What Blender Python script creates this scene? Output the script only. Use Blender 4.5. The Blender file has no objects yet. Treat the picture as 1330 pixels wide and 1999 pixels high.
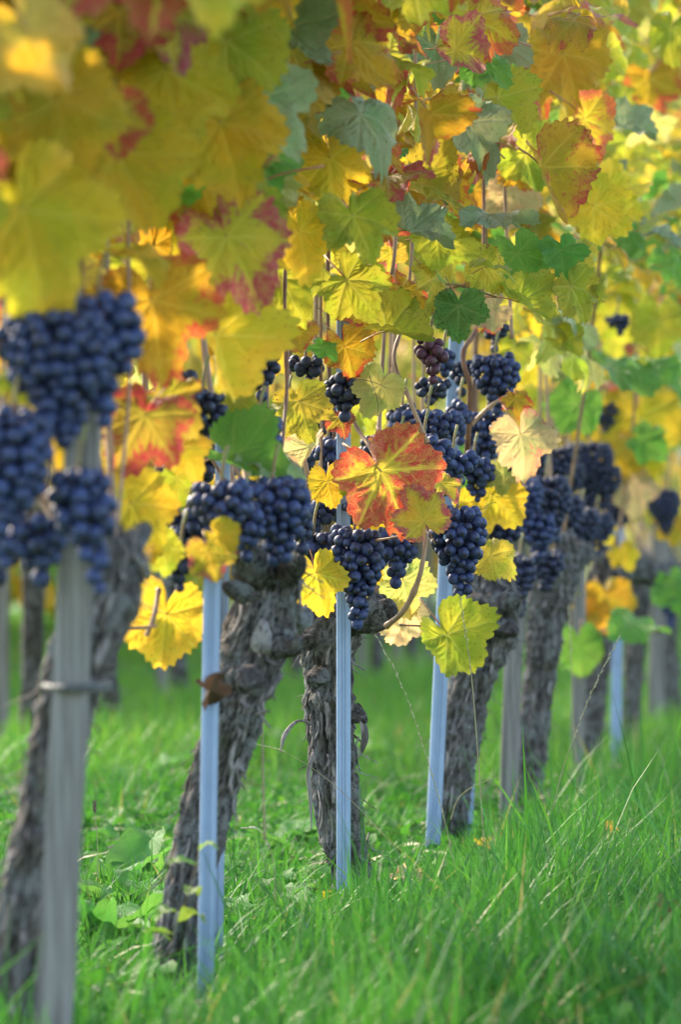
import bpy, math, random
import numpy as np
from mathutils import Vector, Matrix, Euler, noise as mnoise

random.seed(11)
RNG = np.random.default_rng(11)
scene = bpy.context.scene
COL = scene.collection
R = math.radians

# ------------------------------------------------------------------ camera
FPX = 8000.0            # focal length in pixels of the 1330x1999 photograph
CAMZ = 0.44
HZ = 1100.0             # row of the photograph at camera height
cam_d = bpy.data.cameras.new('camera')
cam = bpy.data.objects.new('camera', cam_d)
COL.objects.link(cam)
cam.location = (0, 0, CAMZ)
cam.rotation_euler = (R(90), 0, 0)
cam_d.sensor_fit = 'AUTO'
cam_d.sensor_width = 36.0
cam_d.lens = FPX / 1999.0 * 36.0
cam_d.shift_y = (HZ - 999.5) / 1999.0
cam_d.clip_start = 0.05
cam_d.clip_end = 3000
cam_d.dof.use_dof = True
cam_d.dof.focus_distance = 4.93
cam_d.dof.aperture_fstop = 7.0
scene.camera = cam

# ------------------------------------------------------------------ light
SUN_EL, SUN_AZ = R(33), R(-38)      # azimuth measured from +Y (away from the camera), negative = left
sdir = Vector((math.sin(SUN_AZ) * math.cos(SUN_EL), math.cos(SUN_AZ) * math.cos(SUN_EL), math.sin(SUN_EL)))
world = bpy.data.worlds.new('World')
scene.world = world
world.use_nodes = True
wn = world.node_tree
wn.nodes.clear()
sky = wn.nodes.new('ShaderNodeTexSky')
sky.sky_type = 'NISHITA'
sky.sun_disc = False
sky.sun_elevation = SUN_EL
sky.sun_rotation = SUN_AZ
sky.air_density = 1.0
sky.dust_density = 1.0
sky.ozone_density = 1.0
bg = wn.nodes.new('ShaderNodeBackground')
bg.inputs['Strength'].default_value = 0.15
wo = wn.nodes.new('ShaderNodeOutputWorld')
wn.links.new(sky.outputs[0], bg.inputs[0])
wn.links.new(bg.outputs[0], wo.inputs[0])
sun_d = bpy.data.lights.new('sun', 'SUN')
sun_d.energy = 2.2
sun_d.angle = R(3)
sun_d.color = (1.0, 0.86, 0.66)
sun = bpy.data.objects.new('sun', sun_d)
sun.rotation_euler = (-sdir).to_track_quat('-Z', 'Y').to_euler()
sun.location = (-3, 6, 5)
COL.objects.link(sun)

scene.view_settings.view_transform = 'Standard'
scene.view_settings.look = 'None'
scene.view_settings.exposure = 2.3
scene.view_settings.gamma = 1.0
scene.view_settings.use_curve_mapping = False
scene.render.engine = 'CYCLES'
scene.cycles.use_denoising = True
scene.cycles.max_bounces = 7
scene.cycles.diffuse_bounces = 4
scene.cycles.transmission_bounces = 5
scene.cycles.transparent_max_bounces = 4
scene.cycles.sample_clamp_indirect = 8

# ------------------------------------------------------------------ helpers
def P(px, py, y):
    """world point seen at photograph pixel (px, py) at distance y"""
    return Vector(((px - 665.0) / FPX * y, y, CAMZ + (HZ - py) / FPX * y))

def topx(v):
    return 665 + FPX * v[0] / v[1], HZ - FPX * (v[2] - CAMZ) / v[1]

SL = 0.153                       # the rows run away to the right
def row_x(y, off=0.0):
    return SL * (y - 5.0) + off

def tag(o, label=None, cat=None, group=None, kind=None):
    if label: o['label'] = label
    if cat: o['category'] = cat
    if group: o['group'] = group
    if kind: o['kind'] = kind
    return o

def mesh_obj(name, me, parent=None, loc=None, mats=()):
    o = bpy.data.objects.new(name, me)
    COL.objects.link(o)
    if parent: o.parent = parent
    if loc is not None: o.location = loc
    for m in mats: me.materials.append(m)
    return o

def root(name, loc, label, cat, group=None):
    o = bpy.data.objects.new(name, None)
    o.empty_display_size = 0.02
    o.location = loc
    COL.objects.link(o)
    return tag(o, label, cat, group)

def new_mesh(name, verts, faces, smooth=True, attrs=None, mats=(), mat_idx=None):
    me = bpy.data.meshes.new(name)
    me.from_pydata([tuple(v) for v in verts], [], faces)
    if smooth:
        me.polygons.foreach_set('use_smooth', [True] * len(me.polygons))
    for k, vals in (attrs or {}).items():
        a = me.attributes.new(k, 'FLOAT', 'POINT')
        a.data.foreach_set('value', np.asarray(vals, dtype=np.float32))
    for m in mats: me.materials.append(m)
    if mat_idx is not None:
        me.polygons.foreach_set('material_index', mat_idx)
    me.update()
    return me

def np_mesh(name, V, F, counts_per=None, attrs=None, mats=(), smooth=True):
    """fast build from numpy: V (n,3), F list of (array (m,k))"""
    me = bpy.data.meshes.new(name)
    me.vertices.add(len(V))
    me.vertices.foreach_set('co', np.ascontiguousarray(V, dtype=np.float32).ravel())
    loops = np.concatenate([f.ravel() for f in F]).astype(np.int32)
    tot = np.concatenate([np.full(len(f), f.shape[1], dtype=np.int32) for f in F])
    start = np.concatenate([[0], np.cumsum(tot)[:-1]]).astype(np.int32)
    me.loops.add(len(loops))
    me.loops.foreach_set('vertex_index', loops)
    me.polygons.add(len(tot))
    me.polygons.foreach_set('loop_start', start)
    if smooth:
        me.polygons.foreach_set('use_smooth', np.ones(len(tot), dtype=bool))
    for k, vals in (attrs or {}).items():
        a = me.attributes.new(k, 'FLOAT', 'POINT')
        a.data.foreach_set('value', np.asarray(vals, dtype=np.float32))
    for m in mats: me.materials.append(m)
    me.update(calc_edges=True)
    me.validate()
    return me

def spline(pts, n):
    """Catmull-Rom through rows of numbers, n samples"""
    p = np.array(pts, dtype=float)
    if len(p) == 2:
        t = np.linspace(0, 1, n)[:, None]
        return p[0] * (1 - t) + p[1] * t
    p = np.vstack([2 * p[0] - p[1], p, 2 * p[-1] - p[-2]])
    m = len(p) - 3
    out = []
    for u in np.linspace(0, m - 1e-6, n):
        i = int(u); t = u - i
        a, b, c, d = p[i:i + 4]
        out.append(0.5 * (2 * b + (c - a) * t + (2 * a - 5 * b + 4 * c - d) * t * t + (3 * b - a - 3 * c + d) * t ** 3))
    return np.array(out)

def tube(pts, sides=8, n=None, cap=True, disp=None):
    """pts rows (x,y,z,r) -> verts, faces.  disp(i, j, ang, s) multiplies the radius"""
    q = spline(pts, n) if n else np.array(pts, dtype=float)
    c = q[:, :3]; r = np.maximum(q[:, 3], 1e-5)
    tan = np.gradient(c, axis=0)
    tan /= np.linalg.norm(tan, axis=1)[:, None] + 1e-12
    up = np.array([0.31, -0.95, 0.05])
    verts = []
    prev = None
    s = np.concatenate([[0], np.cumsum(np.linalg.norm(np.diff(c, axis=0), axis=1))])
    for i in range(len(c)):
        t = tan[i]
        a = (up if prev is None else prev)
        a = a - t * a.dot(t)
        a /= np.linalg.norm(a) + 1e-12
        b = np.cross(t, a)
        prev = a
        for j in range(sides):
            ang = 2 * math.pi * j / sides
            k = r[i] * (disp(i, j, ang, s[i], c[i]) if disp else 1.0)
            verts.append(c[i] + (a * math.cos(ang) + b * math.sin(ang)) * k)
    faces = []
    for i in range(len(c) - 1):
        for j in range(sides):
            j2 = (j + 1) % sides
            faces.append((i * sides + j, i * sides + j2, (i + 1) * sides + j2, (i + 1) * sides + j))
    if cap:
        faces.append(tuple(range(sides))[::-1])
        faces.append(tuple((len(c) - 1) * sides + j for j in range(sides)))
    return verts, faces

class Acc:
    def __init__(s): s.v = []; s.f = []
    def add(s, vf):
        o = len(s.v)
        s.v += [tuple(x) for x in vf[0]]
        s.f += [tuple(i + o for i in f) for f in vf[1]]

# ------------------------------------------------------------------ materials
class NT:
    def __init__(s, name):
        s.m = bpy.data.materials.new(name); s.m.use_nodes = True
        s.t = s.m.node_tree; s.t.nodes.clear()
        s.out = s.n('ShaderNodeOutputMaterial')
    def n(s, typ, **kw):
        x = s.t.nodes.new(typ)
        for k, v in kw.items(): setattr(x, k, v)
        return x
    def set(s, sock, v):
        if hasattr(v, 'is_output') or isinstance(v, bpy.types.NodeSocket): s.t.links.new(v, sock)
        else:
            if sock.type == 'RGBA' and len(v) == 3: v = (*v, 1)
            sock.default_value = v
    def math(s, op, a, b=0.0, c=None, clamp=False):
        x = s.n('ShaderNodeMath', operation=op, use_clamp=clamp)
        s.set(x.inputs[0], a); s.set(x.inputs[1], b)
        if c is not None: s.set(x.inputs[2], c)
        return x.outputs[0]
    def mix(s, f, a, b, blend='MIX'):
        x = s.n('ShaderNodeMix', data_type='RGBA', blend_type=blend)
        s.set(x.inputs[0], f); s.set(x.inputs[6], a); s.set(x.inputs[7], b)
        return x.outputs[2]
    def attr(s, name):
        return s.n('ShaderNodeAttribute', attribute_name=name).outputs['Fac']
    def obj(s): return s.n('ShaderNodeTexCoord').outputs['Object']
    def noise(s, vec, scale, detail=3, rough=0.55, off=None):
        if off is not None:
            va = s.n('ShaderNodeVectorMath', operation='ADD')
            s.set(va.inputs[0], vec)
            cb = s.n('ShaderNodeCombineXYZ')
            s.set(cb.inputs[0], off); s.set(cb.inputs[1], off); s.set(cb.inputs[2], off)
            s.t.links.new(cb.outputs[0], va.inputs[1]); vec = va.outputs[0]
        x = s.n('ShaderNodeTexNoise')
        s.set(x.inputs['Vector'], vec)
        x.inputs['Scale'].default_value = scale; x.inputs['Detail'].default_value = detail
        x.inputs['Roughness'].default_value = rough
        return x.outputs['Fac']
    def scale(s, vec, v):
        x = s.n('ShaderNodeVectorMath', operation='MULTIPLY')
        s.set(x.inputs[0], vec); x.inputs[1].default_value = v
        return x.outputs[0]
    def ramp(s, f, lo, hi):
        x = s.n('ShaderNodeMapRange', interpolation_type='SMOOTHSTEP')
        s.set(x.inputs[0], f); s.set(x.inputs[1], lo); s.set(x.inputs[2], hi)
        return x.outputs[0]
    def bump(s, h, strength, dist):
        x = s.n('ShaderNodeBump'); x.inputs['Strength'].default_value = strength
        x.inputs['Distance'].default_value = dist
        s.set(x.inputs['Height'], h)
        return x.outputs[0]
    def bsdf(s, **kw):
        x = s.n('ShaderNodeBsdfPrincipled')
        for k, v in kw.items(): s.set(x.inputs[k.replace('_', ' ')], v)
        return x
    def done(s, sh): s.t.links.new(sh, s.out.inputs[0]); return s.m

def leaf_mat(name, base, vein, blush, thr=9.0, spot=0.0, spot_col=(0.10, 0.035, 0.012), under=(0.30, 0.32, 0.20), trans=0.50, rough=0.38):
    k = NT(name)
    rnd = k.n('ShaderNodeObjectInfo').outputs['Random']
    off = k.math('MULTIPLY', rnd, 37.0)
    co = k.obj()
    v = k.attr('vein'); rim = k.attr('rim')
    big = k.noise(co, 2.6, 2, 0.5, off)
    fine = k.noise(co, 26, 3, 0.6, off)
    # lamina colour with uneven ripening
    c = k.mix(k.ramp(big, 0.35, 0.70), base, [min(1, x * y) for x, y in zip(base, (0.72, 0.98, 0.8))])
    c = k.mix(k.math('MULTIPLY', k.ramp(fine, 0.5, 0.8), 0.25), c, [x * 0.6 for x in base])
    # red spreading from the margin between the veins
    f = k.math('MULTIPLY', rim, 0.75)
    f = k.math('ADD', f, k.math('MULTIPLY', k.math('MINIMUM', v, 0.055), 12.0))
    f = k.math('ADD', f, k.math('MULTIPLY', k.math('SUBTRACT', big, 0.5), 2.4))
    f = k.math('ADD', f, k.math('MULTIPLY', k.math('SUBTRACT', fine, 0.5), 0.9))
    f = k.math('ADD', f, k.math('MULTIPLY', k.math('SUBTRACT', rnd, 0.5), 0.5))
    bf = k.ramp(f, thr - 0.04, thr + 0.50)
    bf = k.math('MULTIPLY', bf, k.math('ADD', 0.66, k.math('MULTIPLY', k.ramp(k.noise(co, 13, 4, 0.65, off), 0.36, 0.60), 0.34)))
    c = k.mix(bf, c, blush)
    if spot > 0:
        vo = k.n('ShaderNodeTexVoronoi'); vo.inputs['Scale'].default_value = 17
        k.set(vo.inputs['Vector'], co)
        sp = k.ramp(k.math('ADD', vo.outputs['Distance'], k.math('MULTIPLY', fine, 0.35)), 0.46, 0.34)
        sp = k.math('MULTIPLY', sp, k.ramp(k.math('ADD', rim, k.math('MULTIPLY', v, 5.0)), 0.45, 1.0))
        c = k.mix(k.math('MULTIPLY', sp, spot), c, spot_col)
    net = k.n('ShaderNodeTexVoronoi', feature='DISTANCE_TO_EDGE'); net.inputs['Scale'].default_value = 58
    k.set(net.inputs['Vector'], co)
    netf = k.math('MULTIPLY', k.ramp(net.outputs['Distance'], 0.10, 0.0), k.math('ADD', 0.25, k.math('MULTIPLY', bf, 0.14)))
    vm = k.math('MAXIMUM', k.ramp(v, k.math('ADD', 0.011, k.math('MULTIPLY', bf, 0.010)), 0.002), netf)
    c = k.mix(k.math('MULTIPLY', vm, k.math('ADD', 0.38, k.math('MULTIPLY', bf, 0.45))), c, vein)
    # dry brown margin
    edge = k.ramp(k.math('ADD', rim, k.math('MULTIPLY', k.math('SUBTRACT', fine, 0.5), 0.35)), 0.97, 1.06)
    c = k.mix(k.math('MULTIPLY', edge, 0.7), c, (0.13, 0.06, 0.025))
    hs = k.n('ShaderNodeHueSaturation')
    k.set(hs.inputs['Hue'], k.math('ADD', 0.488, k.math('MULTIPLY', rnd, 0.024)))
    k.set(hs.inputs['Value'], k.math('ADD', 0.80, k.math('MULTIPLY', k.math('FRACT', k.math('MULTIPLY', rnd, 7.3)), 0.4)))
    k.set(hs.inputs['Color'], c)
    c = hs.outputs[0]
    back = k.n('ShaderNodeNewGeometry').outputs['Backfacing']
    cs = k.mix(k.math('MULTIPLY', back, 0.55), c, under)
    h = k.math('ADD', k.math('MULTIPLY', k.math('MINIMUM', v, 0.035), 12.0), k.math('MULTIPLY', fine, 0.35))
    h = k.math('ADD', h, k.math('MULTIPLY', k.math('MINIMUM', net.outputs['Distance'], 0.3), 0.6))
    nrm = k.bump(h, 0.5, 0.02)
    p = k.bsdf(Base_Color=cs, Roughness=rough, Normal=nrm)
    p.inputs['Specular IOR Level'].default_value = 0.42
    tr = k.n('ShaderNodeBsdfTranslucent')
    tc = k.mix(1.0, c, (1.2, 1.15, 0.95), 'MULTIPLY')
    k.set(tr.inputs['Color'], tc)
    k.set(tr.inputs['Normal'], nrm)
    mx = k.n('ShaderNodeMixShader'); mx.inputs[0].default_value = trans
    k.t.links.new(p.outputs[0], mx.inputs[1]); k.t.links.new(tr.outputs[0], mx.inputs[2])
    return k.done(mx.outputs[0])

Y_ = (0.72, 0.455, 0.034)
LM = {
    'yellow':  leaf_mat('yellow_leaf', Y_, (0.70, 0.56, 0.10), (0.45, 0.10, 0.03), 2.3, 0.5, (0.25, 0.10, 0.02), under=(0.62, 0.50, 0.16)),
    'gold':    leaf_mat('gold_leaf', (0.66, 0.37, 0.024), (0.70, 0.48, 0.07), (0.42, 0.06, 0.03), 1.75, 0.3, under=(0.60, 0.42, 0.14)),
    'lemon':   leaf_mat('pale_lemon_leaf', (0.58, 0.48, 0.14), (0.74, 0.64, 0.22), (0.55, 0.16, 0.10), 1.85, 0.3, under=(0.62, 0.56, 0.26)),
    'lime':    leaf_mat('yellow_green_leaf', (0.47, 0.42, 0.035), (0.58, 0.52, 0.12), (0.40, 0.07, 0.03), 1.95, 0.4, under=(0.40, 0.42, 0.18)),
    'green':   leaf_mat('green_leaf', (0.16, 0.33, 0.050), (0.30, 0.38, 0.10), (0.30, 0.30, 0.04), 1.75, 0.2, under=(0.24, 0.32, 0.17), rough=0.38),
    'grey':    leaf_mat('grey_green_leaf', (0.29, 0.31, 0.15), (0.42, 0.42, 0.20), (0.30, 0.13, 0.13), 1.6, 0.4, under=(0.40, 0.39, 0.30), trans=0.34, rough=0.33),  # grey-green leaf, its colour paled to carry some bluish sky sheen as well
    'flame':   leaf_mat('orange_red_leaf', (0.58, 0.34, 0.025), (0.74, 0.52, 0.08), (0.50, 0.045, 0.040), 0.95, 0.4, (0.30, 0.02, 0.012), under=(0.58, 0.30, 0.14)),
    'red':     leaf_mat('red_leaf', (0.44, 0.30, 0.04), (0.70, 0.52, 0.08), (0.40, 0.016, 0.050), 0.60, 0.2, (0.22, 0.01, 0.02), under=(0.52, 0.20, 0.14)),
    'pink':    leaf_mat('magenta_edged_leaf', (0.62, 0.44, 0.05), (0.70, 0.52, 0.10), (0.44, 0.040, 0.12), 1.0, 0.2, (0.22, 0.01, 0.06), under=(0.62, 0.34, 0.24)),
    'spotted': leaf_mat('spotted_yellow_leaf', (0.56, 0.42, 0.045), (0.62, 0.50, 0.10), (0.30, 0.10, 0.03), 1.65, 0.95, (0.14, 0.05, 0.02), under=(0.56, 0.46, 0.18)),
    'darkspot': leaf_mat('dark_spotted_green_leaf', (0.10, 0.20, 0.045), (0.26, 0.32, 0.11), (0.16, 0.16, 0.03), 2.2, 1.0, (0.035, 0.02, 0.02), under=(0.22, 0.28, 0.16)),
    'salmon':  leaf_mat('pale_pink_leaf', (0.66, 0.46, 0.24), (0.70, 0.56, 0.26), (0.62, 0.20, 0.16), 1.35, 0.2, under=(0.68, 0.44, 0.32)),
    'brown':   leaf_mat('withered_leaf', (0.16, 0.07, 0.035), (0.24, 0.13, 0.06), (0.09, 0.03, 0.02), 1.2, 0.5, under=(0.20, 0.11, 0.07), trans=0.15, rough=0.7),
}

def simple_mat(name, c1, c2, scale, rough=0.7, stretch=(1, 1, 1), bump=0.3, dist=0.004, lo=0.35, hi=0.65, spec=0.3, metal=0.0):
    k = NT(name)
    co = k.scale(k.obj(), stretch)
    f = k.noise(co, scale, 5, 0.6)
    c = k.mix(k.ramp(f, lo, hi), c1, c2)
    p = k.bsdf(Base_Color=c, Roughness=rough, Normal=k.bump(f, bump, dist))
    p.inputs['Specular IOR Level'].default_value = spec
    p.inputs['Metallic'].default_value = metal
    return k.done(p.outputs[0])

M_PETIOLE = simple_mat('petiole', (0.40, 0.14, 0.08), (0.42, 0.25, 0.08), 8, 0.5)
M_CANE = simple_mat('ripe_cane', (0.22, 0.10, 0.045), (0.12, 0.05, 0.03), 60, 0.5, (1, 1, 0.25), 0.25, 0.001)
M_CANE_PALE = simple_mat('pale_cane', (0.36, 0.21, 0.12), (0.24, 0.13, 0.075), 60, 0.5, (1, 1, 0.25), 0.25, 0.001)
M_TWIG = simple_mat('dry_twig', (0.20, 0.15, 0.11), (0.09, 0.065, 0.05), 80, 0.8)
M_STEM = simple_mat('bunch_stem', (0.20, 0.20, 0.06), (0.22, 0.09, 0.05), 60, 0.6)

def bark_mat():
    k = NT('vine_bark')
    co = k.obj()
    rdg = k.attr('ridge')
    a = k.noise(k.scale(co, (1, 1, 0.22)), 170, 5, 0.65)
    b = k.noise(co, 22, 3, 0.5)
    d = k.noise(k.scale(co, (1, 1, 0.5)), 420, 3, 0.6)
    c = k.mix(k.ramp(a, 0.36, 0.66), (0.026, 0.020, 0.017), (0.120, 0.098, 0.086))
    c = k.mix(k.math('MULTIPLY', k.ramp(rdg, 0.45, 0.95), 0.70), c, (0.24, 0.205, 0.18))
    c = k.mix(k.math('MULTIPLY', k.ramp(rdg, 0.32, 0.05), 0.8), c, (0.022, 0.017, 0.014))
    c = k.mix(k.math('MULTIPLY', k.ramp(b, 0.56, 0.72), 0.35), c, (0.10, 0.105, 0.05))
    lich = k.ramp(k.math('ADD', k.noise(co, 34, 5, 0.7), k.math('MULTIPLY', d, 0.3)), 0.64, 0.74)
    c = k.mix(k.math('MULTIPLY', lich, 0.55), c, (0.27, 0.265, 0.25))
    c = k.mix(k.math('MULTIPLY', k.ramp(d, 0.42, 0.28), 0.7), c, (0.018, 0.014, 0.012))
    h = k.math('ADD', a, k.math('MULTIPLY', d, 0.6))
    p = k.bsdf(Base_Color=c, Roughness=0.9, Normal=k.bump(h, 1.0, 0.008))
    p.inputs['Specular IOR Level'].default_value = 0.2
    return k.done(p.outputs[0])
M_BARK = bark_mat()
M_STRIP = simple_mat('bark_strip', (0.070, 0.055, 0.045), (0.25, 0.21, 0.185), 90, 0.9, (1, 1, 0.2), 0.7, 0.003)
M_CUT = simple_mat('pruning_scar', (0.34, 0.30, 0.27), (0.20, 0.17, 0.15), 60, 0.85)

def wood_mat():
    k = NT('weathered_post_wood')
    co = k.obj()
    a = k.noise(k.scale(co, (1, 1, 0.04)), 140, 5, 0.6)
    b = k.noise(co, 9, 3, 0.5)
    c = k.mix(k.ramp(a, 0.32, 0.68), (0.10, 0.082, 0.070), (0.25, 0.215, 0.19))
    c = k.mix(k.math('MULTIPLY', k.ramp(b, 0.5, 0.75), 0.4), c, (0.15, 0.15, 0.11))
    p = k.bsdf(Base_Color=c, Roughness=0.85, Normal=k.bump(a, 0.6, 0.003))
    p.inputs['Specular IOR Level'].default_value = 0.3
    return k.done(p.outputs[0])
M_WOOD = wood_mat()

def zinc_mat():
    k = NT('galvanised_steel')
    co = k.obj()
    vo = k.n('ShaderNodeTexVoronoi'); vo.inputs['Scale'].default_value = 160
    k.set(vo.inputs['Vector'], k.scale(co, (1, 1, 0.5)))
    b = k.noise(k.scale(co, (1, 1, 0.6)), 30, 4, 0.6)
    c = k.mix(k.ramp(b, 0.3, 0.7), (0.21, 0.27, 0.39), (0.27, 0.335, 0.46))
    c = k.mix(k.math('MULTIPLY', vo.outputs['Distance'], 0.10), c, (0.42, 0.48, 0.58))
    dirt = k.ramp(k.noise(co, 25, 5, 0.7), 0.60, 0.78)
    c = k.mix(k.math('MULTIPLY', dirt, 0.35), c, (0.20, 0.19, 0.17))
    sz = k.n('ShaderNodeSeparateXYZ'); k.set(sz.inputs[0], co)
    mud = k.ramp(k.math('ADD', sz.outputs[2], k.math('MULTIPLY', k.noise(co, 120, 5, 0.75), 0.16)), 0.15, 0.06)
    c = k.mix(k.math('MULTIPLY', mud, 0.75), c, (0.10, 0.085, 0.06))
    rust = k.ramp(k.noise(k.scale(co, (1, 1, 0.35)), 85, 5, 0.75), 0.66, 0.74)
    c = k.mix(k.math('MULTIPLY', rust, 0.35), c, (0.12, 0.07, 0.045))
    p = k.bsdf(Base_Color=c, Roughness=k.math('ADD', 0.42, k.math('MULTIPLY', b, 0.2)), Normal=k.bump(b, 0.08, 0.002))
    p.inputs['Metallic'].default_value = 0.45
    return k.done(p.outputs[0])
M_ZINC = zinc_mat()
M_TIE = simple_mat('tie_wire', (0.06, 0.055, 0.05), (0.10, 0.09, 0.085), 200, 0.6)

def grape_mat(name, dark, bloom, amt):
    k = NT(name)
    rnd = k.n('ShaderNodeObjectInfo').outputs['Random']
    off = k.math('MULTIPLY', rnd, 53.0)
    co = k.obj()
    a = k.noise(co, 2.2, 4, 0.62, off)
    b = k.noise(co, 9, 3, 0.6, off)
    f = k.math('ADD', k.math('MULTIPLY', a, 1.0), k.math('MULTIPLY', b, 0.35))
    f = k.math('ADD', k.ramp(f, 0.42, 0.95), k.math('MULTIPLY', k.math('SUBTRACT', rnd, 0.5), 0.5), clamp=True)
    c = k.mix(k.math('MULTIPLY', f, amt), dark, bloom)
    # dark stigma scar at the berry's free end
    sx = k.n('ShaderNodeSeparateXYZ'); k.set(sx.inputs[0], co)
    c = k.mix(k.ramp(sx.outputs[1], -0.975, -0.992), c, (0.02, 0.012, 0.01))
    p = k.bsdf(Base_Color=c, Roughness=k.math('ADD', 0.42, k.math('MULTIPLY', f, 0.28)))
    p.inputs['Specular IOR Level'].default_value = 0.42
    return k.done(p.outputs[0])
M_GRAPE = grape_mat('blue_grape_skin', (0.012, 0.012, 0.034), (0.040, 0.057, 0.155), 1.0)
M_GRAPE_SHADED = grape_mat('shaded_grape_skin', (0.011, 0.010, 0.022), (0.030, 0.036, 0.085), 0.9)  # same grapes with the shade of the row put into a darker colour
M_GRAPE_RED = grape_mat('reddish_grape_skin', (0.060, 0.012, 0.022), (0.120, 0.045, 0.085), 0.8)

def grass_mat(name, spec=0.25):
    k = NT(name)
    t = k.attr('tone'); u = k.attr('along')
    cr = k.n('ShaderNodeValToRGB')
    k.set(cr.inputs[0], t)
    e = cr.color_ramp.elements
    e[0].position = 0.0; e[0].color = (0.026, 0.105, 0.020, 1)
    e[1].position = 1.0; e[1].color = (0.34, 0.27, 0.10, 1)
    for pos, c in ((0.35, (0.048, 0.170, 0.024, 1)), (0.62, (0.082, 0.225, 0.029, 1)), (0.86, (0.140, 0.280, 0.042, 1)), (0.93, (0.30, 0.26, 0.09, 1))):
        x = e.new(pos); x.color = c
    c = cr.outputs[0]
    p = k.bsdf(Base_Color=c, Roughness=0.5)
    p.inputs['Specular IOR Level'].default_value = spec
    tr = k.n('ShaderNodeBsdfTranslucent')
    k.set(tr.inputs['Color'], k.mix(1.0, c, (1.2, 1.25, 0.8), 'MULTIPLY'))
    mx = k.n('ShaderNodeMixShader'); mx.inputs[0].default_value = 0.42
    k.t.links.new(p.outputs[0], mx.inputs[1]); k.t.links.new(tr.outputs[0], mx.inputs[2])
    return k.done(mx.outputs[0])
M_GRASS = grass_mat('grass_blade')
M_COVER = grass_mat('clover_leaf', 0.06)
M_STRAW = simple_mat('dry_grass_stalk', (0.33, 0.27, 0.13), (0.24, 0.19, 0.09), 40, 0.6)
M_SEED = simple_mat('grass_seed', (0.50, 0.46, 0.30), (0.36, 0.32, 0.18), 60, 0.7)
M_SEEDBR = simple_mat('brown_seed_head', (0.20, 0.14, 0.09), (0.11, 0.075, 0.05), 60, 0.8)
M_WEED = leaf_mat('weed_leaf', (0.13, 0.31, 0.055), (0.17, 0.30, 0.08), (0.2, 0.25, 0.04), 2.2, 0.15, under=(0.12, 0.24, 0.08), trans=0.45, rough=0.55)
M_SPRIG = leaf_mat('young_weed_leaf', (0.20, 0.30, 0.040), (0.28, 0.36, 0.08), (0.3, 0.25, 0.04), 2.2, 0.15, under=(0.24, 0.32, 0.12), trans=0.45)

def ground_mat():
    k = NT('meadow_ground')
    co = k.obj()
    a = k.noise(co, 6, 5, 0.6); b = k.noise(co, 60, 4, 0.6)
    c = k.mix(k.ramp(a, 0.4, 0.6), (0.055, 0.130, 0.026), (0.075, 0.165, 0.030))
    c = k.mix(k.math('MULTIPLY', k.ramp(b, 0.5, 0.7), 0.5), c, (0.050, 0.040, 0.022))
    p = k.bsdf(Base_Color=c, Roughness=0.95, Normal=k.bump(b, 0.7, 0.02))
    return k.done(p.outputs[0])
M_GROUND = ground_mat()

# ------------------------------------------------------------------ ground
def ground_z(x, y):
    return 0.018 * math.sin(x * 2.1 + 0.6) * math.cos(y * 1.3) + 0.010 * math.sin(x * 5.3 + y * 3.1)
gx = np.concatenate([[-1500, -300, -80, -30, -14], np.arange(-8, 8.01, 0.2), [14, 30, 80, 300, 1500]])
gy = np.concatenate([[-300, -60, -15, -4], np.arange(-1, 24.01, 0.2), [28, 36, 50, 80, 150, 400, 1500]])
V = np.array([(x, y, ground_z(x, y) if abs(x) < 9 and -2 < y < 25 else 0.0) for y in gy for x in gx])
nx, ny = len(gx), len(gy)
F = np.array([(j * nx + i, j * nx + i + 1, (j + 1) * nx + i + 1, (j + 1) * nx + i) for j in range(ny - 1) for i in range(nx - 1)])
g = mesh_obj('ground', np_mesh('ground', V, [F], mats=[M_GROUND]))
tag(g, 'grassy vineyard soil between the vine rows', None, None, 'structure')

def hill_z(x, y):
    return max(0.0, (y - 70) * 0.30) * (0.8 + 0.2 * math.sin(x * 0.02 + 1)) if y < 190 else 36 * (0.8 + 0.2 * math.sin(x * 0.02 + 1))
hx = np.linspace(-260, 320, 60); hy = np.linspace(70, 260, 40)
V = np.array([(x, y, hill_z(x, y) - 0.05 + (1.1 * mnoise.noise(Vector((x * 0.2, y * 0.2, 0))) if y > 75 else 0)) for y in hy for x in hx])
F = np.array([(j * 60 + i, j * 60 + i + 1, (j + 1) * 60 + i + 1, (j + 1) * 60 + i) for j in range(39) for i in range(59)])
tag(mesh_obj('hill', np_mesh('hill', V, [F], mats=[simple_mat('hillside_vineyard', (0.20, 0.22, 0.035), (0.32, 0.26, 0.04), 0.5, 0.9)])), 'green and yellow vineyard slope far behind', None, None, 'structure')

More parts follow.
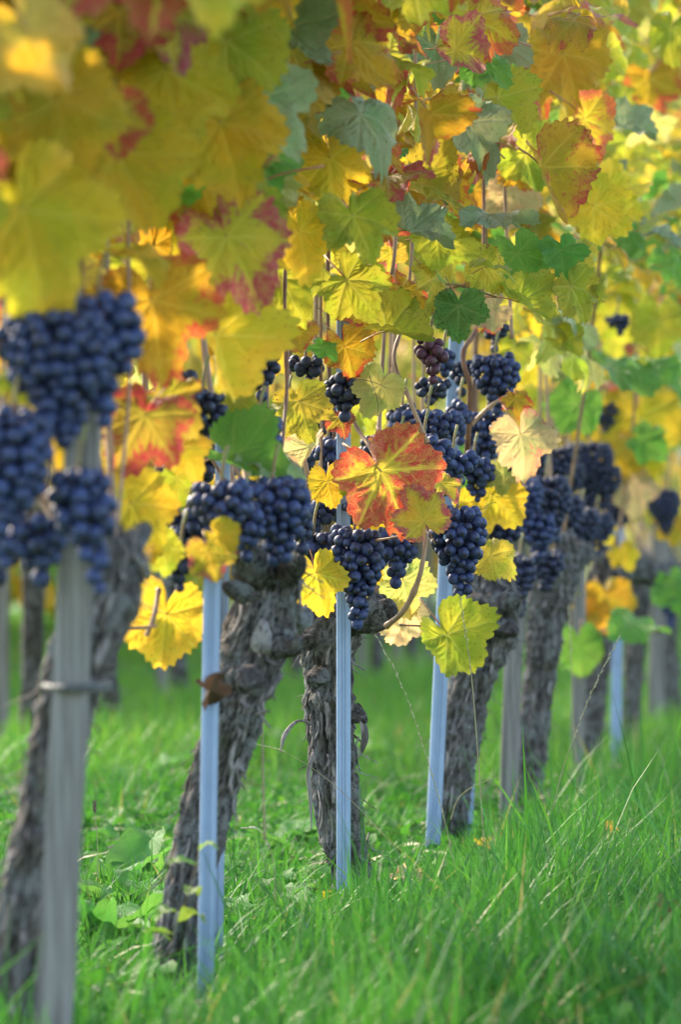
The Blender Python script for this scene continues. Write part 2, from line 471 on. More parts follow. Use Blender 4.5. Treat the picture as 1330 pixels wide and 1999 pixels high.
# ------------------------------------------------------------------ grass
def grass_sheet(name, n, region, hfun, wid, label, seed, tone_shift=0.0, segs=3):
    rng = np.random.default_rng(seed)
    xs, ys = region(rng, n)
    n = len(xs)
    # blades gather in tufts: a pull towards random tuft centres
    h = hfun(xs, ys, rng)
    az = rng.uniform(0, 2 * np.pi, n)
    lean = np.abs(rng.normal(0.30, 0.38, n))
    curl = rng.uniform(0.1, 0.9, n)
    w = wid * rng.uniform(0.6, 1.5, n)
    faz = az + rng.normal(0, 0.7, n) + np.pi / 2
    base_z = 0.018 * np.sin(xs * 2.1 + 0.6) * np.cos(ys * 1.3) + 0.010 * np.sin(xs * 5.3 + ys * 3.1) - 0.004
    patch = 0.5 + 0.25 * np.sin(xs * 9 + ys * 4) + 0.25 * np.sin(xs * 3.7 - ys * 6.1)
    tone = np.clip(rng.beta(2.2, 2.8, n) * 0.72 + 0.10 * patch + tone_shift, 0, 0.86)
    tone = np.where(rng.random(n) < 0.022, rng.uniform(0.92, 1.0, n), tone)
    V = np.zeros((n, segs * 2 + 1, 3), dtype=np.float32)
    along = np.zeros((n, segs * 2 + 1), dtype=np.float32)
    for k in range(segs + 1):
        t = k / segs
        out = h * (lean * t + curl * 0.55 * t * t * (0.3 + lean))
        zz = h * (t - 0.28 * curl * lean * t * t - 0.10 * curl * t ** 3)
        cx = xs + np.cos(az) * out; cy = ys + np.sin(az) * out; cz = base_z + zz
        ww = w * (1 - t ** 1.6) * 0.5
        if k < segs:
            V[:, 2 * k] = np.stack([cx - np.cos(faz) * ww, cy - np.sin(faz) * ww, cz], 1)
            V[:, 2 * k + 1] = np.stack([cx + np.cos(faz) * ww, cy + np.sin(faz) * ww, cz], 1)
            along[:, 2 * k:2 * k + 2] = t
        else:
            V[:, 2 * k] = np.stack([cx, cy, cz], 1); along[:, 2 * k] = 1
    nv = segs * 2 + 1
    base = (np.arange(n) * nv)[:, None]
    quads = [base + np.array([[2 * k, 2 * k + 1, 2 * k + 3, 2 * k + 2]]) for k in range(segs - 1)]
    tri = base + np.array([[2 * segs - 2, 2 * segs - 1, 2 * segs]])
    me = np_mesh(name, V.reshape(-1, 3), [np.concatenate(quads), tri],
                 attrs={'tone': np.repeat(tone, nv), 'along': along.ravel()}, mats=[M_GRASS])
    return tag(mesh_obj(name, me), label, None, None, 'stuff')

def wedge(y0, y1, mL, mR):
    def f(rng, n):
        y = y0 + (y1 - y0) * rng.random(n * 3) ** 0.9
        half = 0.084 * y
        x = rng.uniform(-1, 1, n * 3) * (half.max() + max(mL, mR))
        ok = (x > -half - mL) & (x < half + mR)
        return x[ok][:n], y[ok][:n]
    return f
def tufted(reg, ntuft, spread):
    def f(rng, n):
        tx, ty = reg(rng, ntuft)
        i = rng.integers(0, len(tx), n)
        return tx[i] + rng.normal(0, spread, n), ty[i] + rng.normal(0, spread, n)
    return f
def hf_near(xs, ys, rng):
    right = np.clip((xs - (SL * (ys - 5)) - 0.03) / 0.30, 0, 1)
    patch = 0.75 + 0.30 * np.sin(xs * 11 + ys * 3.1 + 1) * np.sin(ys * 5.2 - xs * 4) + 0.25 * np.sin(xs * 23 - ys * 9)
    tall = np.where(rng.random(len(xs)) < 0.10, rng.uniform(1.3, 2.1, len(xs)), 1.0)
    fore = np.clip((4.2 - ys) / 0.25, 0, 1)
    near = 0.0
    return (0.048 + 0.062 * right + 0.050 * fore * (1 - right)) * rng.uniform(0.4, 1.35, len(xs)) * np.clip(patch, 0.4, 1.5) * tall * (1 - near) + 0.010
def hf_far(xs, ys, rng):
    return rng.uniform(0.05, 0.13, len(xs))
grass_sheet('grass', 52000, tufted(wedge(3.2, 7.6, 0.10, 0.16), 2600, 0.035), hf_near, 0.0036, 'bright green meadow grass at the foot of the front vines', 1)
grass_sheet('grass', 26000, wedge(7.4, 14.0, 0.2, 0.4), hf_far, 0.0052, 'soft green grass in the alley behind the front vines', 2, 0.36)  # tone raised: the brighter skylight of the alley is put into the blade colour
grass_sheet('grass', 16000, wedge(14.0, 34.0, 0.6, 1.0), hf_far, 0.012, 'distant green grass between the back rows', 3, 0.38, 2)  # background brightness put into the blade tone here too

def cover(n, seed):
    rng = np.random.default_rng(seed)
    x, y = tufted(wedge(3.3, 7.5, 0.05, 0.05), 500, 0.05)(rng, n)
    keep = rng.random(len(x)) < np.where(x < SL * (y - 5) + 0.05, 1.0, 0.35)
    x, y = x[keep], y[keep]; n = len(x)
    z = rng.uniform(0.008, 0.05, n); s = rng.uniform(0.006, 0.017, n)
    az = rng.uniform(0, 6.28, n); ti = rng.uniform(-0.2, 0.9, n)
    u = np.stack([np.cos(az) * np.cos(ti), np.sin(az) * np.cos(ti), np.sin(ti)], 1)
    w = np.stack([-np.sin(az), np.cos(az), rng.normal(0, 0.25, n)], 1)
    c = np.stack([x, y, z], 1)
    shp = [(-1, 0, 0), (-0.5, -0.55, 0.12), (0.25, -0.6, 0.16), (1, 0, -0.12), (0.25, 0.6, 0.16), (-0.5, 0.55, 0.12), (0, 0, 0)]
    nn = np.cross(u, w)
    V = np.stack([c + (u * a + w * b + nn * d) * s[:, None] for a, b, d in shp], 1)
    b = (np.arange(n) * 7)[:, None]
    F = np.concatenate([b + np.array([[6, k, (k + 1) % 6]]) for k in range(6)])
    tone = np.repeat(np.clip(rng.normal(0.40, 0.15, n), 0.05, 0.72), 7)
    me = np_mesh('ground_cover', V.reshape(-1, 3), [F], attrs={'tone': tone, 'along': tone * 0}, mats=[M_COVER])
    tag(mesh_obj('ground_cover', me), 'small round clover-like leaves between the grass blades', None, None, 'stuff')
cover(5500, 31)
def thatch(n, seed):
    rng = np.random.default_rng(seed)
    x, y = wedge(3.3, 8.0, 0.05, 0.05)(rng, n); n = len(x)
    az = rng.uniform(0, 6.28, n); L = rng.uniform(0.02, 0.09, n); w = rng.uniform(0.0006, 0.0014, n); z = rng.uniform(0.004, 0.035, n); ti = rng.normal(0.15, 0.3, n)
    V = np.zeros((n, 6, 3))
    for k, t in enumerate((0, 0.5, 1.0)):
        cx = x + np.cos(az + 0.5 * t) * L * t; cy = y + np.sin(az + 0.5 * t) * L * t; cz = z + L * t * ti - 0.4 * L * t * t * np.abs(ti)
        V[:, 2 * k] = np.stack([cx - np.sin(az) * w, cy + np.cos(az) * w, cz + w], 1)
        V[:, 2 * k + 1] = np.stack([cx + np.sin(az) * w, cy - np.cos(az) * w, cz - w], 1)
    b = (np.arange(n) * 6)[:, None]
    F = np.concatenate([b + np.array([[0, 1, 3, 2]]), b + np.array([[2, 3, 5, 4]])])
    me = np_mesh('dry_grass', V.reshape(-1, 3), [F], mats=[M_STRAW])
    tag(mesh_obj('dry_grass', me), 'dry straw-coloured bits lying among the grass', None, None, 'stuff')
thatch(1500, 5)

# ------------------------------------------------------------------ leaf meshes
def seg_d(px, py, ax, ay, bx, by):
    dx, dy = bx - ax, by - ay
    t = np.clip(((px - ax) * dx + (py - ay) * dy) / (dx * dx + dy * dy), 0, 1)
    return np.hypot(px - ax - t * dx, py - ay - t * dy), t

def leaf_mesh(seed, nseg=128, rings=12, petiole=True, fold=None, droop=None, lobed=1.0, wave=None):
    r = np.random.default_rng(seed)
    angs = np.array([0, 0.98, -0.98, 1.92, -1.92]) + r.normal(0, 0.06, 5)
    lens = np.array([1.0, 0.90, 0.90, 0.72, 0.72]) * (1 + r.normal(0, 0.05, 5))
    wid = np.array([0.66, 0.60, 0.60, 0.58, 0.58])
    th = np.linspace(-np.pi, np.pi, nseg, endpoint=False)
    base = 0.80 - 0.17 * lobed * r.uniform(0.5, 1.9)
    rad = np.full(nseg, 0.0)
    for a, l, w in zip(angs, lens, wid):
        d = np.abs((th - a + np.pi) % (2 * np.pi) - np.pi) / w
        rad = np.maximum(rad, base + (l - base) * np.clip(1 - d ** 1.7, -0.25, 1) )
    sinus = np.abs(np.abs(th) - np.pi)
    rad *= 1 - 0.72 * np.exp(-(sinus / 0.26) ** 2)
    tooth = np.array([-0.1, 1.0, 0.5, -0.75])[np.arange(nseg) % 4]
    rad *= 1 + 0.050 * tooth * r.uniform(0.5, 1.3, nseg) + r.normal(0, 0.008, nseg)
    rad /= 1.56
    ts = (np.arange(1, rings + 1) / rings) ** 0.92
    X = np.concatenate([[0], (np.sin(th)[None] * rad[None] * ts[:, None]).ravel()])
    Yc = np.concatenate([[0], (np.cos(th)[None] * rad[None] * ts[:, None]).ravel()])
    rim = np.concatenate([[0], np.repeat(ts, nseg)])
    # veins
    vd = np.full(len(X), 9.0)
    for a, l in zip(angs, lens):
        L = l / 1.56 * 0.97
        bx, by = math.sin(a) * L, math.cos(a) * L
        d, t = seg_d(X, Yc, 0, 0, bx, by)
        vd = np.minimum(vd, d - 0.008 * (1 - t))
        for q in (0.22, 0.40, 0.57, 0.73, 0.86):
            for sgn in (-1, 1):
                ax, ay = bx * q, by * q
                a2 = a + sgn * 0.80
                l2 = 0.44 * L * (1.05 - q)
                d, t = seg_d(X, Yc, ax, ay, ax + math.sin(a2) * l2, ay + math.cos(a2) * l2)
                vd = np.minimum(vd, d * 1.35 + 0.002 + 0.006 * t)
    vd = np.maximum(vd, 0)
    rr = np.hypot(X, Yc)
    fold = r.uniform(-0.15, 0.75) if fold is None else fold
    droop = r.uniform(0.1, 1.1) if droop is None else droop
    wave = r.uniform(0.6, 2.4) if wave is None else wave
    Z = fold * np.abs(X) * (0.6 + 0.6 * rr) - droop * rr ** 2 * 0.8
    ta = np.arctan2(X, Yc)
    Z += wave * rim ** 2 * (0.035 * np.sin(3 * ta + r.uniform(0, 6)) + 0.025 * np.sin(5 * ta + r.uniform(0, 6)) + 0.014 * np.sin(9 * ta + r.uniform(0, 6)))
    Z += 0.046 * np.minimum(vd / 0.06, 1) * (0.4 + rim)
    tw = r.normal(0, 0.35)
    Z += tw * X * Yc * 0.8
    crum = r.uniform(0.02, 0.06)
    o_ = r.uniform(0, 50)
    Z += np.array([crum * mnoise.noise(Vector((a * 5 + o_, b * 5, 0))) + 0.4 * crum * mnoise.noise(Vector((a * 12, b * 12 + o_, 3))) for a, b in zip(X, Yc)]) * np.minimum(1, rr * 6)
    X = X + 0.02 * np.array([mnoise.noise(Vector((a * 4, b * 4, o_))) for a, b in zip(X, Yc)]) * rim
    # curl the tip over
    cu = r.uniform(-0.3, 1.1)
    Z -= cu * np.clip(Yc - 0.28, 0, 1) ** 2 * 1.6
    faces = [(0, 1 + j, 1 + (j + 1) % nseg) for j in range(nseg)]
    faces = [(0, 1 + (j + 1) % nseg, 1 + j) for j in range(nseg)]
    for i in range(rings - 1):
        a, b = 1 + i * nseg, 1 + (i + 1) * nseg
        for j in range(nseg):
            j2 = (j + 1) % nseg
            faces.append((a + j, a + j2, b + j2, b + j))
    verts = np.stack([X, Yc, Z], 1)
    midx = [0] * len(faces)
    vdl, riml = list(vd), list(rim)
    verts = [tuple(v) for v in verts]
    if petiole:
        l = r.uniform(0.32, 0.6); sx = r.uniform(-0.15, 0.15)
        tv, tf = tube([(0, 0, 0.0, 0.011), (sx * 0.3, -l * 0.4, -0.05, 0.010), (sx, -l, -0.22, 0.013)], 5, 6)
        o = len(verts)
        verts += [tuple(v) for v in tv]; faces += [tuple(i + o for i in f) for f in tf]
        midx += [1] * len(tf); vdl += [0.2] * len(tv); riml += [0.3] * len(tv)
    return new_mesh('leaf', verts, faces, True, {'vein': vdl, 'rim': riml}, [LM['yellow'], M_PETIOLE], midx)

LEAVES = [leaf_mesh(100 + i) for i in range(26)]
FLAT = [leaf_mesh(200 + i, fold=0.30, droop=0.45, wave=1.7) for i in range(3)]
FOLDED = [leaf_mesh(300 + i, fold=1.0, droop=0.5, wave=0.9) for i in range(3)]
ROUND = [leaf_mesh(400 + i, lobed=0.35, fold=0.05, droop=0.3, wave=0.7) for i in range(2)]
LOW = [leaf_mesh(500 + i, nseg=32, rings=3, petiole=False) for i in range(8)]

def face_matrix(roll, pitch, yaw):
    """upper leaf face towards the camera with the tip down, then rolled in the view plane
    (+ = tip to the right), pitched (+ = face up to the sky) and turned (+ = face to the right)"""
    b = Matrix(((-1, 0, 0), (0, 0, -1), (0, -1, 0)))   # columns: local X,Y,Z in world
    return (Matrix.Rotation(R(yaw), 3, 'Z') @ Matrix.Rotation(R(-pitch), 3, 'X') @ Matrix.Rotation(R(-roll), 3, 'Y') @ b)

def put_leaf(parent, me, kind, pos, size, rot3, centre=True, name='leaf'):
    o = bpy.data.objects.new(name, me)
    COL.objects.link(o)
    o.parent = parent
    p = Vector(pos)
    if centre: p = p - rot3 @ Vector((0, 0.14 * size, 0))
    pl = parent.location
    o.matrix_local = Matrix.Translation(p - pl) @ rot3.to_4x4() @ Matrix.Diagonal((size, size, size, 1))
    s = o.material_slots[0]
    s.link = 'OBJECT'; s.material = LM[kind]
    return o

# ------------------------------------------------------------------ vines of the front row
def trunk_parts(vine, specs, seed, sides=84, n=190, amp=1.0):
    """specs rows (x,y,z,r) in world -> trunk mesh with shaggy ridges, and loose strips"""
    base = np.array(vine.location)
    pts = [(p[0] - base[0], p[1] - base[1], p[2] - base[2], p[3] * 0.92) for p in specs]
    ridge = []
    def disp(i, j, ang, s, c):
        a = mnoise.fractal(Vector((math.cos(ang) * 2.6 + seed, math.sin(ang) * 2.6, s * 9)), 0.9, 2.2, 3)
        tw = ang + 2.0 * s
        b = mnoise.noise(Vector((math.cos(tw) * 6.5, math.sin(tw) * 6.5 + seed, s * 12)))
        b = 1 - abs(b) * 2
        d = mnoise.noise(Vector((math.cos(tw) * 13 + seed, math.sin(tw) * 13, s * 60)))
        e = mnoise.noise(Vector((math.cos(tw) * 24, math.sin(tw) * 24 + seed, s * 120)))
        lump = mnoise.noise(Vector((c[0] * 42 + seed, c[1] * 42, c[2] * 42)))
        d2 = 1 - 2 * abs(d)
        ridge.append(min(1, max(0, 0.36 + 0.28 * b + 0.36 * d2 * 0.7 + 0.45 * e)))
        return 1 + amp * (0.24 * a + 0.06 * (b - 0.45) + 0.11 * (d2 - 0.55) + 0.10 * e + 0.12 * lump + 0.12 * mnoise.noise(Vector((c[0] * 95, c[1] * 95 + seed, c[2] * 80))))
    v, f = tube(pts, sides, n, True, disp)
    tr = mesh_obj('trunk', new_mesh('trunk', v, f, True, {'ridge': ridge}, [M_BARK]), vine)
    # peeling strips of bark
    rng = random.Random(seed)
    q = spline(pts, 60)
    acc = Acc()
    for k in range(int(130 * amp)):
        i = rng.randrange(2, 52)
        c = q[i][:3]; r = q[i][3]
        ang = rng.uniform(0, 2 * math.pi)
        L = rng.uniform(0.010, 0.045); w = rng.uniform(0.0012, 0.0038)
        lift = rng.choice([0.002, 0.004, 0.006, 0.014])
        ca, sa = math.cos(ang), math.sin(ang)
        side = np.array([-sa, ca, 0]); outw = np.array([ca, sa, 0.0])
        i2 = min(i + 6, 59)
        up = q[i2][:3] - c; up = up / np.linalg.norm(up)
        ps = []
        for t in (0, 0.33, 0.66, 1.0):
            p = c + outw * (r * 1.06 + lift * (2 * t - 0.6) ** 2) + up * L * (0.5 - t) + side * rng.uniform(-1, 1) * 0.0015
            ww = w * (1 - 0.5 * abs(t - 0.4))
            ps += [p - side * ww, p + side * ww, p + side * ww * 0.8 + outw * 0.0012, p - side * ww * 0.8 + outw * 0.0012]
        fs = []
        for s_ in range(3):
            o = s_ * 4
            for e in range(4):
                fs.append((o + e, o + (e + 1) % 4, o + 4 + (e + 1) % 4, o + 4 + e))
        fs += [(3, 2, 1, 0), (12, 13, 14, 15)]
        acc.add((ps, fs))
    st = mesh_obj('peeling_bark', new_mesh('peeling_bark', acc.v, acc.f, True, None, [M_STRIP]), vine)
    st['kind'] = 'stuff'
    return tr

def cane(vine, pts, name='cane', mat=None, sides=8, n=24, node=0.06):
    base = vine.location
    q = [(p[0] - base[0], p[1] - base[1], p[2] - base[2], p[3]) for p in pts]
    def disp(i, j, ang, s, c):
        return 1 + 0.35 * math.exp(-((s / node - round(s / node)) * node / 0.006) ** 2)
    v, f = tube(q, sides, n, True, disp)
    return mesh_obj(name, new_mesh(name, v, f, True, None, [mat or M_CANE]), vine)

def W(px, py, y, wpx):
    p = P(px, py, y)
    return (p.x, p.y, p.z, wpx / FPX * y)

VG = 'old vines of the front row'
VINES = {}
HEADS = {}
def front_vine(key, y0, label, specs, seed, amp=1.0):
    pts = [W(*s) for s in specs]
    b = pts[0]; HEADS[key] = pts[-1]
    v = root('grape_vine', (b[0], b[1], 0), label, 'grape vine', VG)
    pts[0] = (b[0], b[1], -0.03, b[3])
    e = pts[-1]
    pts += [(e[0], e[1], e[2] + e[3] * 0.45, e[3] * 0.7), (e[0], e[1], e[2] + e[3] * 0.6, e[3] * 0.12)]
    VINES[key] = v
    trunk_parts(v, pts, seed, amp=amp)
    return v

front_vine('A', 3.42, 'old vine with slanting dark trunk behind the wide wooden post with a wire tie',
    [(10, 2120, 3.46, 60), (38, 1850, 3.46, 56), (85, 1600, 3.46, 54), (125, 1400, 3.46, 55), (150, 1300, 3.46, 58), (205, 1160, 3.47, 68), (228, 1085, 3.48, 52)], 3)
front_vine('B', 4.1, 'thick gnarled vine leaning right, with a pale pruning scar, behind the second steel stake',
    [(345, 1990, 4.16, 52), (352, 1830, 4.16, 51), (385, 1660, 4.16, 50), (425, 1500, 4.16, 52), (462, 1380, 4.16, 54), (500, 1250, 4.17, 63), (530, 1150, 4.18, 61), (522, 1085, 4.18, 45)], 5)
front_vine('C', 5.05, 'shaggy twisted vine in sharp focus behind the central steel stake',
    [(700, 1830, 5.11, 36), (690, 1720, 5.11, 40), (664, 1590, 5.11, 44), (650, 1450, 5.11, 46), (642, 1330, 5.11, 46), (640, 1240, 5.11, 58), (662, 1180, 5.12, 60), (690, 1150, 5.12, 30)], 7, 1.1)
front_vine('D', 5.98, 'crooked vine leaning right between the two steel stakes right of centre',
    [(868, 1700, 6.04, 38), (880, 1570, 6.04, 36), (897, 1440, 6.04, 44), (928, 1310, 6.04, 46), (957, 1210, 6.05, 52), (955, 1140, 6.05, 50), (940, 1090, 6.05, 24)], 9)
front_vine('E', 7.0, 'soft-focus dark vine beside the plain grey wooden stake',
    [(1028, 1600, 7.06, 26), (1040, 1450, 7.06, 30), (1055, 1320, 7.06, 33), (1068, 1210, 7.06, 37), (1082, 1120, 7.06, 48), (1085, 1060, 7.06, 39)], 11)
front_vine('F', 8.15, 'blurred vine trunk with a leafy green shoot below its yellow leaves',
    [(1135, 1560, 8.2, 26), (1150, 1440, 8.2, 26), (1162, 1320, 8.2, 27), (1172, 1210, 8.2, 30), (1185, 1120, 8.2, 32), (1188, 1070, 8.2, 20)], 13, 0.9)
front_vine('G', 9.15, 'blurred vine with a knobbly level arm, right of the far thin steel stake',
    [(1232, 1510, 9.2, 18), (1235, 1380, 9.2, 19), (1240, 1260, 9.2, 20), (1248, 1160, 9.2, 26), (1252, 1100, 9.2, 24)], 15, 0.9)
front_vine('H', 10.1, 'farthest blurred vine of the front row at the picture edge',
    [(1318, 1470, 10.2, 20), (1312, 1340, 10.2, 20), (1302, 1230, 10.2, 22), (1300, 1130, 10.2, 26), (1302, 1090, 10.2, 16)], 17, 0.9)

# arms of old wood and the head knuckles
def arm(key, specs, seed, name='arm'):
    v = VINES[key]; base = v.location
    pts = [W(*s) for s in specs]
    q = [(p[0] - base[0], p[1] - base[1], p[2] - base[2], p[3]) for p in pts]
    ridge = []
    def disp(i, j, ang, s, c):
        a = mnoise.noise(Vector((math.cos(ang) * 3 + seed, math.sin(ang) * 3, s * 30)))
        d = mnoise.noise(Vector((math.cos(ang) * 9 + seed, math.sin(ang) * 9, s * 70)))
        ridge.append(0.45 + 0.5 * d)
        return 1 + 0.30 * a + 0.18 * d
    vv, ff = tube(q, 28, 40, True, disp)
    mesh_obj(name, new_mesh(name, vv, ff, True, {'ridge': ridge}, [M_BARK]), v)
arm('C', [(650, 1215, 5.11, 34), (700, 1195, 5.08, 42), (745, 1195, 5.06, 34), (765, 1180, 5.05, 14)], 1)
arm('B', [(505, 1120, 4.14, 40), (480, 1085, 4.11, 32), (470, 1052, 4.10, 16)], 2)
arm('B', [(540, 1200, 4.2, 40), (580, 1215, 4.24, 26), (600, 1195, 4.26, 12)], 3)
arm('A', [(225, 1090, 3.47, 40), (260, 1060, 3.5, 26), (285, 1030, 3.55, 12)], 4)
arm('D', [(950, 1170, 6.04, 42), (985, 1180, 6.0, 30), (1005, 1160, 5.98, 14)], 5)
arm('F', [(1180, 1120, 8.2, 30), (1225, 1105, 8.35, 30), (1265, 1120, 8.5, 22)], 6)
arm('G', [(1245, 1120, 9.2, 28), (1285, 1125, 9.4, 24), (1320, 1110, 9.6, 18)], 7)
arm('E', [(1085, 1100, 7.06, 40), (1120, 1085, 7.2, 30), (1150, 1080, 7.3, 16)], 8)

for i, a in enumerate((('B', [(478, 1160, 4.11, 20), (455, 1150, 4.08, 18), (440, 1142, 4.06, 8)]), ('B', [(560, 1120, 4.13, 26), (580, 1105, 4.10, 20), (590, 1090, 4.08, 8)]), ('B', [(490, 1320, 4.11, 26), (478, 1332, 4.08, 20), (470, 1340, 4.07, 8)]),
        ('B', [(548, 1260, 4.14, 24), (575, 1262, 4.12, 16), (585, 1250, 4.11, 6)]), ('C', [(610, 1245, 5.08, 24), (592, 1250, 5.06, 18), (580, 1246, 5.05, 6)]), ('C', [(625, 1320, 5.07, 22), (612, 1326, 5.05, 16), (603, 1324, 5.04, 6)]),
        ('C', [(690, 1390, 5.08, 18), (706, 1400, 5.06, 12), (714, 1408, 5.05, 5)]), ('D', [(930, 1230, 6.0, 26), (910, 1236, 5.98, 18), (900, 1238, 5.97, 7)]), ('D', [(985, 1225, 6.0, 22), (1000, 1232, 5.98, 14), (1006, 1236, 5.97, 5)]), ('A', [(170, 1240, 3.43, 26), (150, 1225, 3.42, 18), (140, 1215, 3.41, 7)]))):
    arm(*a, seed=40 + i, name='knot')

# pale pruning scar on vine B
vb = VINES['B']
for (px, py, rx, rz) in ((512, 1248, 23, 36),):
    c = P(px, py, 4.125) - vb.location
    ring = []
    for k in range(18):
        a = 2 * math.pi * k / 18
        s = 1 + 0.16 * math.sin(3 * a + px)
        ring.append((c.x + math.cos(a) * rx * s / FPX * 4.1, c.y + 0.016 + 0.005 * math.cos(a * 3), c.z + math.sin(a) * rz * s / FPX * 4.1))
    mid = [(c.x + (x - c.x) * 0.70, c.y + 0.002 + 0.003 * math.sin(x * 900), c.z + (z - c.z) * 0.70) for x, y, z in ring]
    vs = ring + mid + [(c.x, c.y + 0.005, c.z)]
    fs = [(k, (k + 1) % 18, 18 + (k + 1) % 18, 18 + k) for k in range(18)] + [(18 + k, 18 + (k + 1) % 18, 36) for k in range(18)]
    mesh_obj('pruning_scar', new_mesh('pruning_scar', vs, fs, True, None, [M_CUT]), vb)

# curling dry shreds hanging at the trunks
def shred(key, specs, mat=M_STRIP, name='bark_shred'):
    cane(VINES[key], [W(*s) for s in specs], name, mat, 5, 14, 9)
shred('C', [(608, 1412, 5.05, 2), (580, 1408, 5.02, 3), (556, 1436, 5.0, 5), (548, 1470, 5.0, 1)])
shred('C', [(612, 1470, 5.04, 4), (602, 1510, 5.03, 5), (606, 1560, 5.03, 4), (608, 1620, 5.03, 1)])
shred('C', [(705, 1395, 5.06, 6), (712, 1440, 5.05, 8), (700, 1480, 5.05, 3)])
shred('C', [(606, 1330, 5.06, 2), (596, 1360, 5.04, 2), (588, 1375, 5.04, 1)])
shred('B', [(548, 1318, 4.14, 5), (530, 1345, 4.12, 6), (512, 1368, 4.11, 2)])
shred('B', [(500, 1395, 4.12, 2), (520, 1388, 4.10, 3), (528, 1390, 4.1, 1)])

# canes rising from the heads
for key, lst in {
    'A': [[(20, 1000, 3.42, 7), (5, 760, 3.44, 7), (8, 500, 3.46, 6), (0, 200, 3.5, 5), (-15, -300, 3.5, 4)], [(120, 1060, 3.44, 6), (95, 850, 3.42, 6), (70, 740, 3.42, 5)], [(215, 1040, 3.5, 6), (170, 700, 3.6, 6), (155, 350, 3.62, 6), (150, 0, 3.6, 5), (140, -300, 3.6, 4)],
          [(230, 1020, 3.6, 6), (255, 700, 3.72, 6), (250, 480, 3.75, 6), (262, 200, 3.75, 5), (270, -260, 3.75, 4)]],
    'B': [[(520, 1050, 4.2, 6), (420, 800, 4.25, 9), (392, 560, 4.3, 10), (405, 380, 4.35, 7), (400, 0, 4.4, 5), (395, -250, 4.4, 4)], [(500, 1050, 4.2, 6), (350, 760, 4.3, 6), (338, 540, 4.32, 7), (340, 330, 4.35, 6), (330, -200, 4.35, 4)],
          [(530, 1050, 4.25, 6), (560, 760, 4.4, 6), (556, 590, 4.45, 6), (560, 300, 4.5, 5), (548, 20, 4.5, 5), (545, -300, 4.5, 4)], [(310, 1150, 4.1, 7), (300, 1205, 4.08, 8), (285, 1242, 4.08, 8)], [(240, 1226, 4.06, 5), (270, 1226, 4.06, 6), (305, 1222, 4.07, 5)]],
    'C': [[(680, 1170, 5.05, 7), (632, 1000, 5.0, 5), (628, 800, 5.0, 5), (626, 600, 5.0, 6), (632, 300, 5.0, 6), (622, 80, 5.0, 5), (620, -300, 5.0, 4)], [(690, 1160, 5.12, 6), (648, 800, 5.12, 6), (640, 560, 5.12, 6), (645, 350, 5.12, 6), (640, -250, 5.12, 4)],
          [(735, 900, 4.9, 6), (722, 872, 4.92, 7), (700, 840, 4.95, 6), (680, 800, 4.98, 5)], [(755, 1222, 4.98, 9), (790, 1190, 4.95, 9), (818, 1130, 4.93, 8), (830, 1070, 4.93, 7), (832, 1040, 4.93, 6)], [(680, 990, 4.86, 3), (700, 950, 4.85, 4), (735, 905, 4.84, 4)],
          [(600, 1010, 4.96, 8), (602, 960, 4.95, 8), (598, 915, 4.94, 8), (575, 850, 4.96, 5)], [(735, 1180, 5.1, 6), (740, 860, 5.12, 7), (755, 600, 5.15, 6), (772, 480, 5.15, 6), (780, 200, 5.2, 5), (770, -250, 5.2, 4)]],
    'D': [[(835, 865, 5.0, 8), (800, 780, 5.0, 7), (770, 700, 5.02, 6), (790, 620, 5.05, 5), (805, 480, 5.08, 5), (812, 200, 5.1, 5), (808, -250, 5.1, 4)], [(905, 1120, 5.9, 7), (912, 900, 5.7, 9), (918, 760, 5.65, 8), (905, 690, 5.65, 8), (940, 600, 5.7, 6), (945, 300, 5.8, 5), (940, -250, 5.8, 4)], [(920, 830, 5.6, 6), (955, 795, 5.6, 6), (985, 775, 5.6, 5)],
          [(790, 640, 5.0, 4), (830, 580, 4.98, 4), (890, 560, 4.96, 4), (950, 545, 4.96, 4), (990, 520, 4.98, 4)], [(800, 570, 4.97, 3), (880, 555, 4.95, 3), (970, 580, 4.95, 3)], [(950, 540, 4.96, 3), (952, 490, 4.95, 3), (950, 440, 4.94, 3)], [(735, 1055, 4.86, 4), (775, 1048, 4.84, 4), (800, 1040, 4.83, 3)],
          [(780, 1220, 4.98, 3), (840, 1225, 4.98, 3), (875, 1245, 4.98, 2)], [(1000, 660, 5.6, 6), (985, 300, 5.7, 5), (990, -200, 5.7, 4)]],
    'E': [[(1080, 1080, 7.0, 6), (1070, 800, 7.0, 6), (1060, 560, 7.05, 5), (1065, 100, 7.1, 5), (1060, -300, 7.1, 4)], [(1095, 1080, 7.1, 6), (1150, 700, 6.9, 6), (1180, 400, 6.6, 8), (1160, 380, 6.5, 8)]],
    'F': [[(1185, 1090, 8.2, 5), (1180, 900, 8.2, 6), (1172, 700, 8.2, 5), (1180, 200, 8.2, 5), (1180, -300, 8.2, 4)], [(1200, 1100, 8.2, 5), (1240, 780, 8.2, 5), (1250, 200, 8.2, 4)], [(1150, 1235, 8.1, 4), (1230, 1228, 8.0, 4), (1290, 1235, 7.9, 4)]],
    'G': [[(1250, 1110, 9.2, 5), (1262, 800, 9.2, 5), (1270, 300, 9.2, 4), (1265, -300, 9.2, 4)]],
    'H': [[(1302, 1100, 10.2, 5), (1310, 700, 10.2, 5), (1316, 200, 10.2, 4), (1320, -300, 10.2, 4)]],
}.items():
    for i, pts in enumerate(lst):
        cane(VINES[key], [W(p[0], p[1], p[2], p[3] * 0.62) for p in pts], 'cane', M_CANE_PALE if (i % 3 == 0 or len(pts) < 5) else M_CANE, 8, 14 + 6 * len(pts), 0.07)

